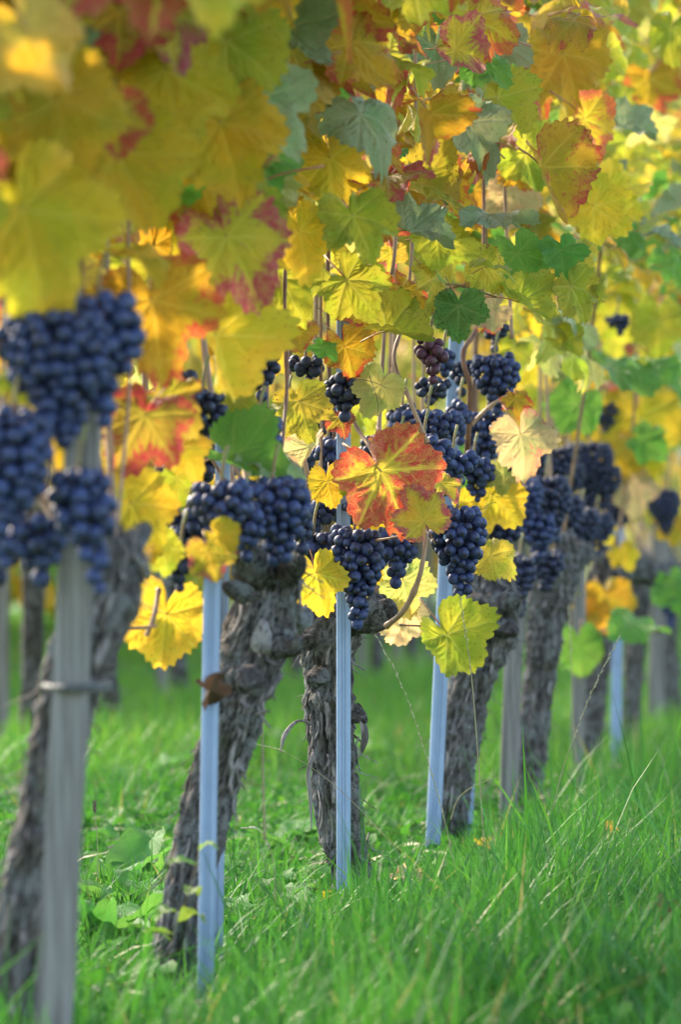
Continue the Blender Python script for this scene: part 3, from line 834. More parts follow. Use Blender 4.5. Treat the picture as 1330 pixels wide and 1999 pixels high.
rc = random.Random(19)
for key in 'ABCDEFGH':
    v = VINES[key]; vy = v.location.y
    for k in range(5):
        y0 = vy + 0.05 + rc.uniform(0.0, 0.4); x0 = row_x(y0, rc.uniform(-0.13, 0.0))
        lx = rc.uniform(-0.10, 0.06)
        r = rc.uniform(0.0024, 0.0036)
        hd_ = HEADS[key]
        q = [(hd_[0], hd_[1] + 0.02, hd_[2] - 0.03, r * 1.3), (hd_[0] * 0.4 + x0 * 0.6, hd_[1] * 0.4 + y0 * 0.6 + 0.02, hd_[2] + 0.04, r * 1.2), (x0, y0, hd_[2] + 0.14, r * 1.1), (x0 + lx * 0.3, y0 + 0.02, 0.85, r), (x0 + lx * 0.5 + rc.uniform(-0.03, 0.03), y0, 1.2, r * 0.9), (x0 + lx, y0, 1.75, r * 0.6)]
        cane(v, q, 'cane', M_CANE if k % 2 else M_CANE_PALE, 8, 36, 0.075)
def tendril(key, px, py, y, w, h, turns, seed):
    r = random.Random(seed); pts = []
    for i in range(26):
        t = i / 25
        a = t * turns * 6.28 + r.uniform(0, 0.2)
        k = max(0.05, t - 0.3)
        pts.append(W(px + w * t + 9 * k * math.sin(a), py + h * t + 9 * k * (1 - math.cos(a)), y + 0.01 * math.cos(a), 1.0 - 0.5 * t))
    cane(VINES[key], pts, 'tendril', M_TWIG, 5, 60, 9)
for i, a in enumerate((('C', 690, 740, 4.86, 60, 5, 0.4), ('C', 722, 735, 4.86, 20, 60, 0.6), ('C', 612, 590, 4.9, 20, 20, 1.5), ('D', 790, 560, 4.95, 40, -30, 1.2), ('D', 820, 600, 4.95, 30, 40, 1.4),
        ('C', 560, 590, 4.8, -30, 25, 0.8), ('D', 870, 540, 4.9, 30, 60, 1.6), ('C', 700, 640, 4.9, -60, -30, 0.5), ('D', 925, 1000, 5.0, 40, -20, 1.1))):
    tendril(*a, seed=i)

# ------------------------------------------------------------------ hero leaves (kind, px, py, width px, distance, roll, pitch, yaw, shape, vine)
HERO = [
    ('red', 760, 945, 220, 4.84, 30, 14, 12, 'f1', 'C'), ('pink', 820, 1003, 120, 4.82, 205, 10, 20, 'f1', 'C'), ('pink', 868, 948, 70, 4.9, 30, 50, 20, 0, 'C'),
    ('yellow', 642, 950, 82, 4.88, 10, 15, 0, 'r0', 'C'), ('yellow', 622, 1135, 120, 4.86, 15, 5, -10, 'f2', 'C'), ('spotted', 588, 800, 128, 4.78, 18, 15, -20, 1, 'C'),
    ('lemon', 738, 765, 104, 4.88, -25, 8, 10, 'f0', 'C'), ('flame', 678, 690, 104, 4.88, 20, 12, 15, 2, 'C'), ('flame', 572, 655, 104, 4.80, -40, 20, -10, 3, 'C'),
    ('green', 632, 682, 62, 4.85, 55, 55, 0, 4, 'C'), ('lime', 778, 650, 150, 4.82, 80, 52, 15, 'o0', 'C'), ('spotted', 845, 560, 105, 4.85, -10, 20, 60, 5, 'D'),
    ('darkspot', 898, 612, 108, 4.84, 5, 6, 0, 'f1', 'D'), ('lime', 1030, 598, 130, 4.95, 40, 55, 30, 'o1', 'D'), ('lime', 1125, 575, 130, 4.98, 25, 20, 40, 6, 'D'),
    ('green', 1016, 508, 112, 5.02, 20, 8, 0, 'r1', 'D'), ('green', 1100, 498, 110, 5.0, 10, 35, 10, 'f2', 'D'), ('lime', 1140, 500, 80, 5.2, 40, 20, 20, 7, 'D'),
    ('grey', 968, 418, 190, 4.88, 85, 78, 0, 8, 'D'), ('spotted', 845, 365, 165, 4.82, 80, 25, 30, 'o2', 'D'), ('flame', 880, 350, 110, 4.86, 40, 10, 10, 9, 'D'),
    ('flame', 1070, 350, 230, 5.08, 32, 10, 48, 'o0', 'D'), ('pink', 905, 100, 135, 4.78, 80, 15, 20, 'o2', 'D'), ('flame', 940, 45, 190, 4.82, 70, 30, 10, 10, 'D'),
    ('grey', 925, 252, 160, 4.78, 30, 28, 10, 11, 'D'), ('flame', 700, 100, 190, 4.25, 40, 25, 25, 12, 'B'), ('flame', 775, 60, 170, 4.5, 45, 30, 40, 13, 'B'), ('lime', 985, 205, 170, 5.3, 40, 20, 40, 14, 'D'),
    ('grey', 815, 455, 200, 4.7, 60, 65, 25, 3, 'D'), ('lime', 870, 470, 150, 4.85, 60, 35, 10, 12, 'D'), ('gold', 1110, 130, 220, 5.9, 20, 12, 20, 'f0', 'D'), ('flame', 1150, 250, 160, 5.7, 20, 20, 50, 2, 'E'),
    ('salmon', 1022, 865, 128, 5.45, 15, 10, 15, 'f2', 'D'), ('flame', 1010, 785, 62, 5.5, 20, 30, 0, 5, 'D'), ('yellow', 955, 985, 140, 5.62, -20, 8, 0, 'f1', 'D'), ('lemon', 975, 930, 80, 5.6, -60, 20, 0, 6, 'D'),
    ('spotted', 968, 1092, 90, 5.3, 60, 20, 0, 7, 'D'), ('lime', 888, 1255, 160, 4.98, 38, 14, 15, 'o1', 'D'), ('salmon', 785, 1215, 110, 5.2, -10, -20, 10, 'f0', 'C'), ('lemon', 792, 1148, 115, 5.18, 15, 10, 0, 'f1', 'C'),
    ('gold', 715, 1010, 85, 5.0, 10, 5, 0, 1, 'C'), ('yellow', 700, 1120, 90, 5.0, 10, 5, 0, 2, 'C'), ('salmon', 600, 882, 90, 4.85, 0, 40, -30, 'o1', 'C'), ('red', 665, 822, 60, 4.95, 20, 30, 0, 4, 'C'), ('pink', 755, 865, 66, 4.98, 20, 20, 0, 5, 'C'),
    ('lime', 680, 938, 60, 4.86, -30, 20, 30, 'r0', 'C'), ('green', 880, 942, 60, 5.35, 20, 15, 0, 'r1', 'D'),
    ('yellow', 320, 1222, 165, 4.16, -10, 5, 0, 'r0', 'B'), ('yellow', 268, 1210, 110, 4.2, -30, 5, 0, 'r1', 'B'), ('pink', 412, 1090, 105, 3.92, 20, 10, 0, 3, 'B'), ('yellow', 430, 1055, 80, 3.9, 50, 10, 30, 'o0', 'B'),
    ('yellow', 265, 1005, 180, 3.92, 25, 10, 0, 'f0', 'A'), ('yellow', 225, 920, 120, 3.8, 0, 20, 0, 2, 'A'), ('lime', 320, 1080, 90, 3.95, 20, 10, 30, 4, 'A'), ('gold', 120, 880, 90, 3.6, 0, 5, 0, 5, 'A'), ('lime', 30, 745, 80, 3.25, 30, 30, 0, 5, 'A'),
    ('flame', 305, 620, 250, 3.78, 15, 8, 10, 'f1', 'A'), ('yellow', 432, 685, 235, 3.95, 22, 8, 45, 'o1', 'B'), ('red', 275, 835, 190, 3.78, -15, 20, 0, 8, 'A'), ('pink', 330, 790, 150, 3.9, 50, 30, 0, 9, 'A'),
    ('green', 478, 905, 170, 4.1, 65, 45, 10, 'o2', 'B'), ('grey', 530, 900, 150, 4.12, 45, 60, 30, 10, 'B'), ('yellow', 362, 885, 95, 4.0, 35, 15, 10, 11, 'B'), ('lime', 465, 790, 70, 4.3, 0, 10, 0, 'r1', 'B'), ('lime', 345, 945, 80, 4.1, 10, 10, 40, 12, 'B'),
    ('yellow', 60, 450, 330, 3.22, 20, 10, 10, 'f2', 'A'), ('pink', 460, 490, 240, 3.9, 30, 10, 15, 'f0', 'B'), ('green', 345, 335, 160, 3.86, 10, 5, 40, 'o1', 'B'), ('grey', 510, 210, 240, 3.86, 40, 35, 10, 'f1', 'B'),
    ('red', 220, 245, 140, 3.4, 10, 5, 20, 'o0', 'A'), ('grey', 575, 70, 210, 4.15, 40, 40, 10, 13, 'B'), ('yellow', 245, 330, 260, 3.55, 25, 8, 20, 14, 'A'), ('gold', 440, 270, 240, 3.8, 20, 12, 0, 15, 'B'), ('yellow', 330, 170, 260, 3.6, 10, 10, 10, 1, 'A'),
    ('lime', 445, 110, 220, 3.8, 0, 10, 30, 2, 'B'), ('red', 235, 50, 200, 3.5, 0, 15, 20, 3, 'A'), ('yellow', 120, 230, 260, 3.3, 10, 10, 10, 4, 'A'), ('yellow', 590, 470, 170, 4.3, 20, 10, 10, 'f2', 'B'), ('lime', 700, 440, 200, 4.3, 20, 30, 20, 6, 'B'),
    ('grey', 720, 240, 200, 4.3, 30, 35, 30, 7, 'B'), ('yellow', 650, 330, 190, 4.4, 15, 10, 10, 8, 'B'), ('lime', 560, 560, 150, 4.5, 30, 20, 0, 9, 'C'), ('yellow', 490, 660, 120, 4.35, 10, 10, 0, 'f0', 'B'),
    ('lime', 690, 560, 140, 4.75, 40, 25, 0, 10, 'C'), ('flame', 700, 615, 110, 4.95, 50, 25, 30, 11, 'C'), ('flame', 740, 590, 110, 5.0, 30, 15, 0, 0, 'C'), ('spotted', 690, 500, 90, 4.9, 20, 15, 0, 3, 'C'),
    ('gold', 1185, 1180, 110, 8.1, 10, 10, 0, 'f1', 'F'), ('yellow', 1150, 1190, 80, 8.1, -40, 10, 0, 3, 'F'), ('yellow', 1105, 1165, 50, 8.0, -10, 10, 0, 2, 'F'), ('green', 1132, 1272, 100, 7.9, 5, 5, 0, 'r0', 'F'), ('green', 1245, 1218, 130, 7.9, 80, 65, 0, 8, 'F'), ('yellow', 1220, 1085, 60, 8.0, 30, 10, 0, 5, 'F'), ('yellow', 1175, 1040, 60, 8.0, -20, 10, 0, 5, 'F'),
    ('green', 1120, 800, 110, 7.0, -30, 15, 0, 'r1', 'E'), ('green', 1265, 866, 90, 7.8, 60, 30, 0, 9, 'F'), ('green', 1215, 720, 170, 7.2, 50, 70, 20, 10, 'F'), ('green', 1290, 740, 130, 7.4, 60, 65, 20, 11, 'F'), ('yellow', 1255, 840, 180, 8.2, 10, 10, 0, 'f0', 'F'), ('yellow', 1200, 900, 120, 8.2, 10, 10, 0, 'f2', 'F'),
    ('salmon', 1240, 960, 90, 8.2, 10, 10, 0, 'f2', 'G'), ('green', 1315, 1150, 110, 8.8, 10, 40, 10, 1, 'G'), ('yellow', 1310, 1030, 70, 9, 10, 20, 10, 1, 'G'), ('green', 1230, 465, 90, 6.5, 0, 20, 40, 'r1', 'E'), ('lime', 1285, 640, 110, 7.6, 0, 10, 0, 'r0', 'F'),
    ('green', 1130, 170, 150, 6.3, 10, 10, 60, 'r0', 'E'), ('grey', 1230, 250, 150, 6.3, 60, 60, 20, 3, 'E'), ('lime', 1185, 115, 120, 6.0, 0, 10, 40, 'r1', 'E'), ('flame', 1270, 170, 140, 7.4, 0, 10, 0, 'f1', 'F'), ('red', 950, 625, 60, 5.6, 40, 20, 0, 'f1', 'D'), ('salmon', 955, 610, 80, 5.5, -60, 10, 0, 4, 'D'),
    ('salmon', 1000, 390, 130, 5.9, 0, 5, 0, 'f1', 'D'), ('pink', 765, 500, 60, 5.3, 0, 5, 0, 'f1', 'C'),
]
def shape_of(s):
    if isinstance(s, str):
        i = int(s[1])
        return {'f': FLAT, 'o': FOLDED, 'r': ROUND}[s[0]][i % len({'f': FLAT, 'o': FOLDED, 'r': ROUND}[s[0]])]
    return LEAVES[s % len(LEAVES)]
hero_px = []; HN = {}
for kind, px, py, wpx, y, roll, pitch, yaw, shp, key in HERO:
    put_leaf(VINES[key], shape_of(shp), kind, P(px, py, y), wpx * (0.86 if py < 500 and px > 560 else 1.0) / FPX * y, face_matrix(roll, pitch, yaw))
    hero_px.append((px, py, wpx, y)); HN[key] = HN.get(key, 0) + 1

# ------------------------------------------------------------------ the bunches: label, px, py of the top, width, length, distance, skin, wing
BN = [
    ('shaded dark bunch above the blue bunch right of the big yellow leaf', 392, 868, 76, 100, 4.45, 'in_shade', 0),
    ('blue bunch directly left of the gnarled vine head, next to its broad neighbour', 474, 985, 80, 105, 4.02, 'blue', 0),
    ('dark bunch at the right shoulder of the gnarled vine head', 578, 985, 60, 110, 4.3, 'in_shade', 0),
    ('small dark bunch behind the big yellow leaf, left of the thick vine', 300, 950, 66, 90, 4.3, 'in_shade', 0),
    ('blue bunch behind the small round green leaf', 925, 890, 70, 85, 5.6, 'blue', 0),
    ('small blue bunch between the slanting brown cane and the big red leaf', 780, 860, 60, 70, 5.3, 'blue', 0),
    ('dark bunch left of the upper blue bunch, in front of the pale stake', 905, 700, 44, 70, 5.75, 'in_shade', 0),
    ('blurred dark bunch high right of the pale pinkish leaf', 1085, 870, 76, 110, 7.3, 'in_shade', 0),
    ('blurred dark bunch half hidden by the pale pinkish leaf', 1000, 880, 66, 90, 6.3, 'in_shade', 0),
    ('blurred dark bunch on the trunk of the soft-focus vine', 1070, 1075, 60, 80, 6.9, 'in_shade', 0),
    ('blurred blue bunch at the head of the leafy far vine', 1165, 1000, 60, 80, 7.9, 'in_shade', 0),
    # label, px, py, w, l, y, kind, wing
    ('large blurred blue bunch under the yellow-pink leaf, right-hand one above the wooden post', 190, 572, 150, 245, 3.28, 'blue', 0),
    ('broad blurred blue bunch hanging above the wooden post top, left of its twin', 105, 605, 190, 250, 3.25, 'blue', -1),
    ('blurred blue bunch cut by the left picture edge beside the small pale cane', 25, 790, 140, 300, 3.22, 'blue', 0),
    ('blurred blue bunch hanging in front of the wooden post shaft', 150, 908, 115, 235, 3.24, 'blue', 0),
    ('short blurred blue bunch low between the wooden post and the left edge', 68, 1000, 100, 145, 3.3, 'blue', 0),
    ('blurred blue bunch lowest in the left corner of the fruit zone', 5, 1020, 90, 130, 3.4, 'in_shade', 0),
    ('dark shaded bunch behind the magenta-tipped leaf near the second vine', 350, 722, 80, 120, 4.1, 'in_shade', 0),
    ('dark shaded bunch hidden behind the long yellow leaf', 395, 755, 84, 130, 4.15, 'in_shade', 0),
    ('loose dark bunch hanging below the small orange leaf at its left', 512, 672, 66, 130, 4.45, 'in_shade', 0),
    ('small blue bunch above the folded green and blue-green leaves', 505, 812, 92, 92, 4.3, 'blue', 0),
    ('blue bunch below the folded bright green leaf', 432, 935, 110, 125, 3.94, 'blue', 0),
    ('broad blue bunch over the head of the thick gnarled vine', 532, 930, 125, 165, 4.06, 'blue', 0),
    ('blue bunch right of the big yellow leaf, above a withered dark one', 368, 990, 80, 110, 4.15, 'blue', 0),
    ('low dark bunch above the steel stake with the shrivelled leaf, next to a pink-yellow leaf', 352, 1062, 85, 88, 4.0, 'in_shade', 0),
    ('small dark bunch behind the yellow-green shoot left of the folded green leaf', 335, 905, 75, 95, 4.35, 'in_shade', 0),
    ('short dark bunch beside the pale lemon leaf, under the orange-spotted leaf', 676, 730, 76, 86, 4.9, 'in_shade', 0),
    ('small blue bunch tucked behind the big red leaf at its upper left', 640, 852, 68, 80, 5.02, 'blue', 0),
    ('main sharp blue bunch hanging in front of the central steel stake', 692, 1028, 96, 190, 4.88, 'blue', 0),
    ('sharp blue side bunch with sunlit pinkish grapes over the bright yellow leaf', 612, 1030, 70, 82, 4.9, 'blue', 0),
    ('dark blue bunch under the big red leaf between the two sharpest bunches', 775, 1030, 72, 112, 4.97, 'blue', 0),
    ('scant dark bunch with bare stems above the spotted yellow leaf', 596, 692, 66, 55, 5.0, 'in_shade', 0),
    ('small dark bunch between the small yellow leaf and the big red leaf', 692, 965, 52, 60, 4.98, 'in_shade', 0),
    ('narrow blue bunch below the small yellow leaf, beside the pale cane', 622, 975, 66, 70, 5.0, 'blue', 0),
    ('two or three dark grapes peeping behind the orange-spotted leaf', 694, 668, 34, 40, 4.98, 'in_shade', 0),
    ('long sharp blue bunch above the dry gold grass tip, right of the red leaf', 893, 985, 96, 182, 5.02, 'blue', 0),
    ('round-shouldered blue bunch touching the upper right of the big red leaf', 828, 848, 104, 110, 5.1, 'blue', 0),
    ('sloping blue bunch right of the round-shouldered one, above the small round green leaf', 885, 878, 90, 66, 5.25, 'blue', 0),
    ('blue bunch crossed by the slanting brown cane', 835, 800, 130, 90, 5.35, 'blue', 0),
    ('loose reddish half-ripe bunch under the yellow-green leaf', 840, 655, 58, 100, 5.0, 'red', 0),
    ('small blue bunch behind the reddish half-ripe one', 866, 680, 50, 60, 5.4, 'blue', 0),
    ('upper blue bunch beside the pale steel stake, right of the curved cane', 966, 690, 84, 115, 5.68, 'blue', 0),
    ('blue bunch below the upper one, left of the pale pinkish leaf', 952, 802, 78, 120, 5.75, 'blue', 0),
    ('shaded bunch left of the slanting brown cane, under the pale lemon leaf', 786, 785, 56, 85, 5.5, 'in_shade', 0),
    ('small blue bunch left of the curved cane, in front of the pale stake', 897, 782, 48, 80, 5.6, 'blue', 0),
    ('dark bunch in deep shade below the pink-tipped leaf', 970, 612, 50, 75, 5.9, 'in_shade', 0),
    ('dark bunch directly under the reddish half-ripe one', 845, 735, 64, 60, 5.45, 'in_shade', 0),
    ('blurred blue bunch under the pale pinkish leaf', 1015, 935, 84, 110, 6.7, 'blue', 0),
    ('blurred dark bunch at the head of the soft-focus vine', 1066, 930, 84, 130, 6.85, 'in_shade', 0),
    ('blurred bunch hanging lowest along the narrow wooden post', 1015, 1080, 54, 115, 6.6, 'in_shade', 0),
    ('blurred dark bunch just right of the soft-focus vine head', 1102, 965, 66, 100, 7.1, 'in_shade', 0),
    ('blurred dark bunch in the gap below the hanging green leaf', 1150, 862, 84, 130, 8.0, 'in_shade', 0),
    ('small round dark bunch alone high among the green leaves', 1205, 612, 44, 40, 7.6, 'in_shade', 0),
    ('small blurred bunch under the green canopy left of the yellow mass', 1182, 785, 48, 60, 8.2, 'in_shade', 0),
    ('blurred dark bunch at the right picture edge above the knobbly arm', 1295, 955, 60, 85, 9.0, 'in_shade', 0),
    ('blurred blue bunch at the right picture edge beside a green leaf', 1312, 1150, 40, 75, 9.1, 'blue', 0),
    ('small blurred bunch above the level arm of the far vine', 1212, 965, 56, 66, 8.4, 'in_shade', 0),
    ('blurred dark bunch low in the shade right of the soft-focus vine trunk', 1135, 990, 70, 100, 7.5, 'in_shade', 0),
    ('blurred dark bunch beside the pale lower cane of the leafy far vine', 1178, 905, 64, 90, 8.0, 'in_shade', 0),
    ('blurred blue bunch in front of the soft-focus vine head', 1048, 1000, 66, 95, 6.7, 'blue', 0),
    ('blurred blue bunch under the yellow leaf behind the long sharp bunch', 985, 955, 66, 85, 6.3, 'blue', 0),
    ('blurred bunch above the shoulder of the crooked vine, behind the yellow leaf', 985, 1000, 60, 90, 6.2, 'in_shade', 0),
]
DEEP = ((300, 790, 60, 90, 4.25), (455, 740, 60, 90, 4.7), (460, 850, 60, 80, 4.6), (560, 780, 56, 90, 5.3), (585, 880, 60, 80, 5.25), (640, 790, 56, 80, 5.4), (735, 850, 60, 90, 5.5), (740, 960, 60, 90, 5.4), (660, 960, 56, 80, 5.35), (850, 900, 70, 100, 5.7), (920, 1000, 60, 90, 6.2), (945, 900, 60, 90, 6.4), (1035, 860, 60, 90, 7.2), (1110, 900, 60, 90, 7.8), (800, 930, 56, 80, 5.6), (410, 1010, 60, 80, 4.4))
bunch_px = [(b[0], b[1], b[2], b[3], b[4]) for b in DEEP] + [(b[1], b[2], b[3] * 1.2, b[4], b[5]) for b in BN]

# ------------------------------------------------------------------ the canopy of the front row
low_edge_x = [-400, 0, 120, 260, 400, 520, 640, 760, 900, 1000, 1080, 1160, 1330, 1700]
low_edge_y = [480, 490, 500, 480, 500, 550, 500, 480, 510, 600, 690, 780, 860, 900]
def pick_kind(px, py, rng):
    l = max(0.0, min(1.0, (px - 250) / 800.0))
    left = (('yellow', 46), ('gold', 18), ('lemon', 10), ('lime', 14), ('pink', 3), ('flame', 4), ('red', 2), ('grey', 4), ('green', 2))
    right = (('yellow', 13), ('gold', 7), ('lemon', 5), ('lime', 34), ('pink', 3), ('flame', 8), ('red', 2), ('grey', 9), ('green', 17), ('spotted', 4))
    src = right if rng.random() < l else left
    if 600 < px < 1180 and py < 480 and rng.random() < 0.30:
        return rng.choice(['flame', 'flame', 'flame', 'red', 'pink', 'spotted', 'pink'])
    t = rng.random() * sum(w for _, w in src)
    for k, w in src:
        t -= w
        if t <= 0: return k
    return src[0][0]

rng = random.Random(5)
vine_keys = sorted(VINES, key=lambda k: VINES[k].location.y)
def nearest_vine(y):
    return min(vine_keys, key=lambda k: abs(VINES[k].location.y - y))
cnt = {k: 0 for k in vine_keys}
n_made = 0
for it in range(30000):
    y = rng.uniform(2.95, 11.2)
    d = max(-0.32, min(0.30, rng.gauss(0.02, 0.14)))
    z = rng.uniform(0.58, 1.78 if y < 7 else 2.1)
    if z > 1.45 and y < 7 and rng.random() < 0.5: continue
    x = row_x(y, d)
    px, py = topx((x, y, z))
    size = rng.uniform(0.075, 0.135)
    if y > 4.4: size = rng.uniform(0.055, 0.108)
    spx = size * FPX / y
    if px < -spx * 1.2 or px > 1330 + spx * 1.2 or py < -520: continue
    le = np.interp(px, low_edge_x, low_edge_y)
    back = d < -0.10
    if py + spx * 0.35 > le:
        if not ((back and py < 1060 and rng.random() < 0.42) or (py < le + 90 and rng.random() < 0.3)): continue
    # keep the sharp leaves in front readable
    if any(abs(px - hx) < (hw + spx) * 0.24 and abs(py - hy) < (hw + spx) * 0.24 and y < hy_ + 0.02 for hx, hy, hw, hy_ in hero_px):
        continue
    key = nearest_vine(y)
    if cnt[key] > 285 - HN.get(key, 0): continue
    # fewer far in front of the sharp zone at centre
    if 560 < px < 1150 and y < 4.7 and rng.random() < 0.4: continue
    if any(abs(px - bx) < bw * 0.6 + spx * 0.35 and by - spx * 0.3 < py < by + bl + spx * 0.3 and y < byy + 0.06 for bx, by, bw, bl, byy in bunch_px):
        continue
    yaw = rng.gauss(28, 38); pitch = rng.gauss(28, 24); roll = rng.gauss(10, 42)
    if px > 600 and rng.random() < 0.7:
        yaw = rng.gauss(52, 26); pitch = rng.gauss(36, 24); roll = rng.gauss(34, 28)
    if rng.random() < 0.18: yaw += 180
    if rng.random() < (0.24 if px > 620 else 0.10): pitch = rng.uniform(58, 85)
    put_leaf(VINES[key], rng.choice(LEAVES + FLAT + FOLDED[:1]), pick_kind(px, py, rng), (x, y, z), size, face_matrix(roll, pitch, yaw))
    cnt[key] += 1; n_made += 1
print('front leaves', n_made, cnt)

# ------------------------------------------------------------------ posts and stakes
def post(name, label, cat, pts, hw, hd, mat, profile='box', group=None, top=None):
    """pts: bottom (px,py,y), top (px,py,y)"""
    b = P(*pts[0]); t = P(*pts[1])
    u = (t - b)
    k0 = (-0.08 - b.z) / u.z
    b2 = b + u * k0
    o = root(name, (b2.x, b2.y, 0), label, cat, group)
    if profile == 'box':
        c = 0.12 * hw
        prof = [(-hw + c, -hd), (hw - c, -hd), (hw, -hd + c), (hw, hd - c), (hw - c, hd), (-hw + c, hd), (-hw, hd - c), (-hw, -hd + c)]
    else:                      # rolled steel profile: two lips, two grooves, open back
        prof = [(-hw, -hd * 0.7), (-hw * 0.90, -hd * 0.98), (-hw * 0.30, -hd), (-hw * 0.20, -hd * 0.72), (hw * 0.20, -hd * 0.72), (hw * 0.30, -hd), (hw * 0.90, -hd * 0.98), (hw, -hd * 0.7),
                (hw, hd), (hw * 0.72, hd), (hw * 0.72, hd * 0.75), (hw * 0.86, hd * 0.72), (hw * 0.86, -hd * 0.35), (-hw * 0.86, -hd * 0.35), (-hw * 0.86, hd * 0.72), (-hw * 0.72, hd * 0.75), (-hw * 0.72, hd), (-hw, hd)]
    vs, fs = [], []
    n = len(prof); N = 14
    for i in range(N + 1):
        q = b2 + (t - b2) * (i / N)
        wob = 0.0 if profile != 'box' else 0.04 * math.sin(i * 1.7 + hw * 900)
        for (x, y) in prof:
            vs.append((q.x + x * (1 + wob) - b2.x, q.y + y - b2.y, q.z))
    for i in range(N):
        for j in range(n):
            fs.append((i * n + j, i * n + (j + 1) % n, (i + 1) * n + (j + 1) % n, (i + 1) * n + j))
    fs.append(tuple(range(n))[::-1]); fs.append(tuple(N * n + j for j in range(n)))
    pm = mesh_obj('shaft', new_mesh('shaft', vs, fs, False, None, [mat]), o)
    return o

SG = 'steel stakes of the front row'
WG = 'wooden posts of the front row'
wp = post('wooden_post', 'wide weathered grey wooden post with a dark wire tie, nearest in the row', 'post', [(105, 1990, 3.33), (166, 800, 3.33)], 0.0145, 0.014, M_WOOD, 'box', WG)
# dark wire tied round the post and the trunk, and a lighter saw line
def ringband(parent, c, rx, ry, r, mat, name, tilt=0.0):
    pts = [(c.x + math.cos(a) * rx, c.y + math.sin(a) * ry, c.z + tilt * math.cos(a), r) for a in np.linspace(0, 2 * math.pi, 26)]
    base = parent.location
    v, f = tube([(p[0] - base[0], p[1] - base[1], p[2] - base[2], p[3]) for p in pts], 6)
    return mesh_obj(name, new_mesh(name, v, f, True, None, [mat]), parent)
ringband(wp, P(152, 1335, 3.40), 0.027, 0.095, 0.0026, M_TIE, 'wire_tie', 0.001)
ringband(wp, P(152, 1341, 3.40), 0.0265, 0.094, 0.0022, M_TIE, 'wire_tie', -0.001)
post('steel_stake', 'grooved steel stake left of centre with a shrivelled leaf on it', 'stake', [(402, 1890, 4.0), (415, 1065, 4.0)], 0.0082, 0.006, M_ZINC, 'steel', SG)
post('steel_stake', 'thin steel stake showing just behind the left-centre stake', 'stake', [(420, 1890, 4.32), (438, 700, 4.32)], 0.0078, 0.006, M_ZINC, 'steel', SG)
post('steel_stake', 'bright upright steel stake at the centre, under the hanging grape bunch', 'stake', [(671, 1800, 4.98), (671, 590, 4.98)], 0.0087, 0.006, M_ZINC, 'steel', SG)
post('steel_stake', 'slightly tilted steel stake right of the centre one, behind a yellow-green leaf', 'stake', [(846, 1640, 5.85), (892, 660, 5.85)], 0.0105, 0.007, M_ZINC, 'steel', SG)
post('steel_stake', 'wide steel stake behind the crooked vine, lower part showing in the grass', 'stake', [(902, 1620, 6.15), (930, 880, 6.15)], 0.0165, 0.008, M_ZINC, 'steel', SG)
post('wooden_post', 'narrow grey wooden post in soft focus, right of the crooked vine', 'post', [(992, 1610, 6.75), (1015, 900, 6.75)], 0.0145, 0.014, M_WOOD, 'box', WG)
post('steel_stake', 'blurred thin blue-grey steel stake near the right side', 'stake', [(1203, 1490, 8.75), (1208, 1000, 8.75)], 0.0105, 0.008, M_ZINC, 'steel', SG)
post('wooden_post', 'blurred grey wooden post between the thin far stake and the picture edge', 'post', [(1282, 1430, 9.7), (1290, 1000, 9.7)], 0.019, 0.018, M_WOOD, 'box', WG)
post('wooden_post', 'blurred short grey post touching the trunk with the leafy green shoot', 'post', [(1128, 1500, 8.0), (1134, 1000, 8.0)], 0.012, 0.012, M_WOOD, 'box', WG)

# ------------------------------------------------------------------ grape bunches
def ico(sub):
    import bmesh
    bm = bmesh.new(); bmesh.ops.create_icosphere(bm, subdivisions=sub, radius=1.0)
    me = bpy.data.meshes.new('grape'); bm.to_mesh(me); bm.free()
    me.polygons.foreach_set('use_smooth', [True] * len(me.polygons))
    return me
def berry_mesh(mat, seed, sub=3):
    me = ico(sub)
    r = random.Random(seed)
    ax = (1 + r.uniform(-0.03, 0.03), 1 + r.uniform(0.0, 0.07), 1 + r.uniform(-0.04, 0.03))
    for v in me.vertices:
        d = v.co.copy()
        k = 1 + 0.03 * mnoise.noise(d * 1.2 + Vector((seed, 0, 0)))
        v.co = Vector((d.x * ax[0], d.y * ax[1], d.z * ax[2])) * k
    me.materials.append(mat)
    return me
BERRY = {'blue': [berry_mesh(M_GRAPE, i) for i in range(3)], 'in_shade': [berry_mesh(M_GRAPE_SHADED, i + 5, 2) for i in range(3)], 'red': [berry_mesh(M_GRAPE_RED, i + 9) for i in range(3)]}

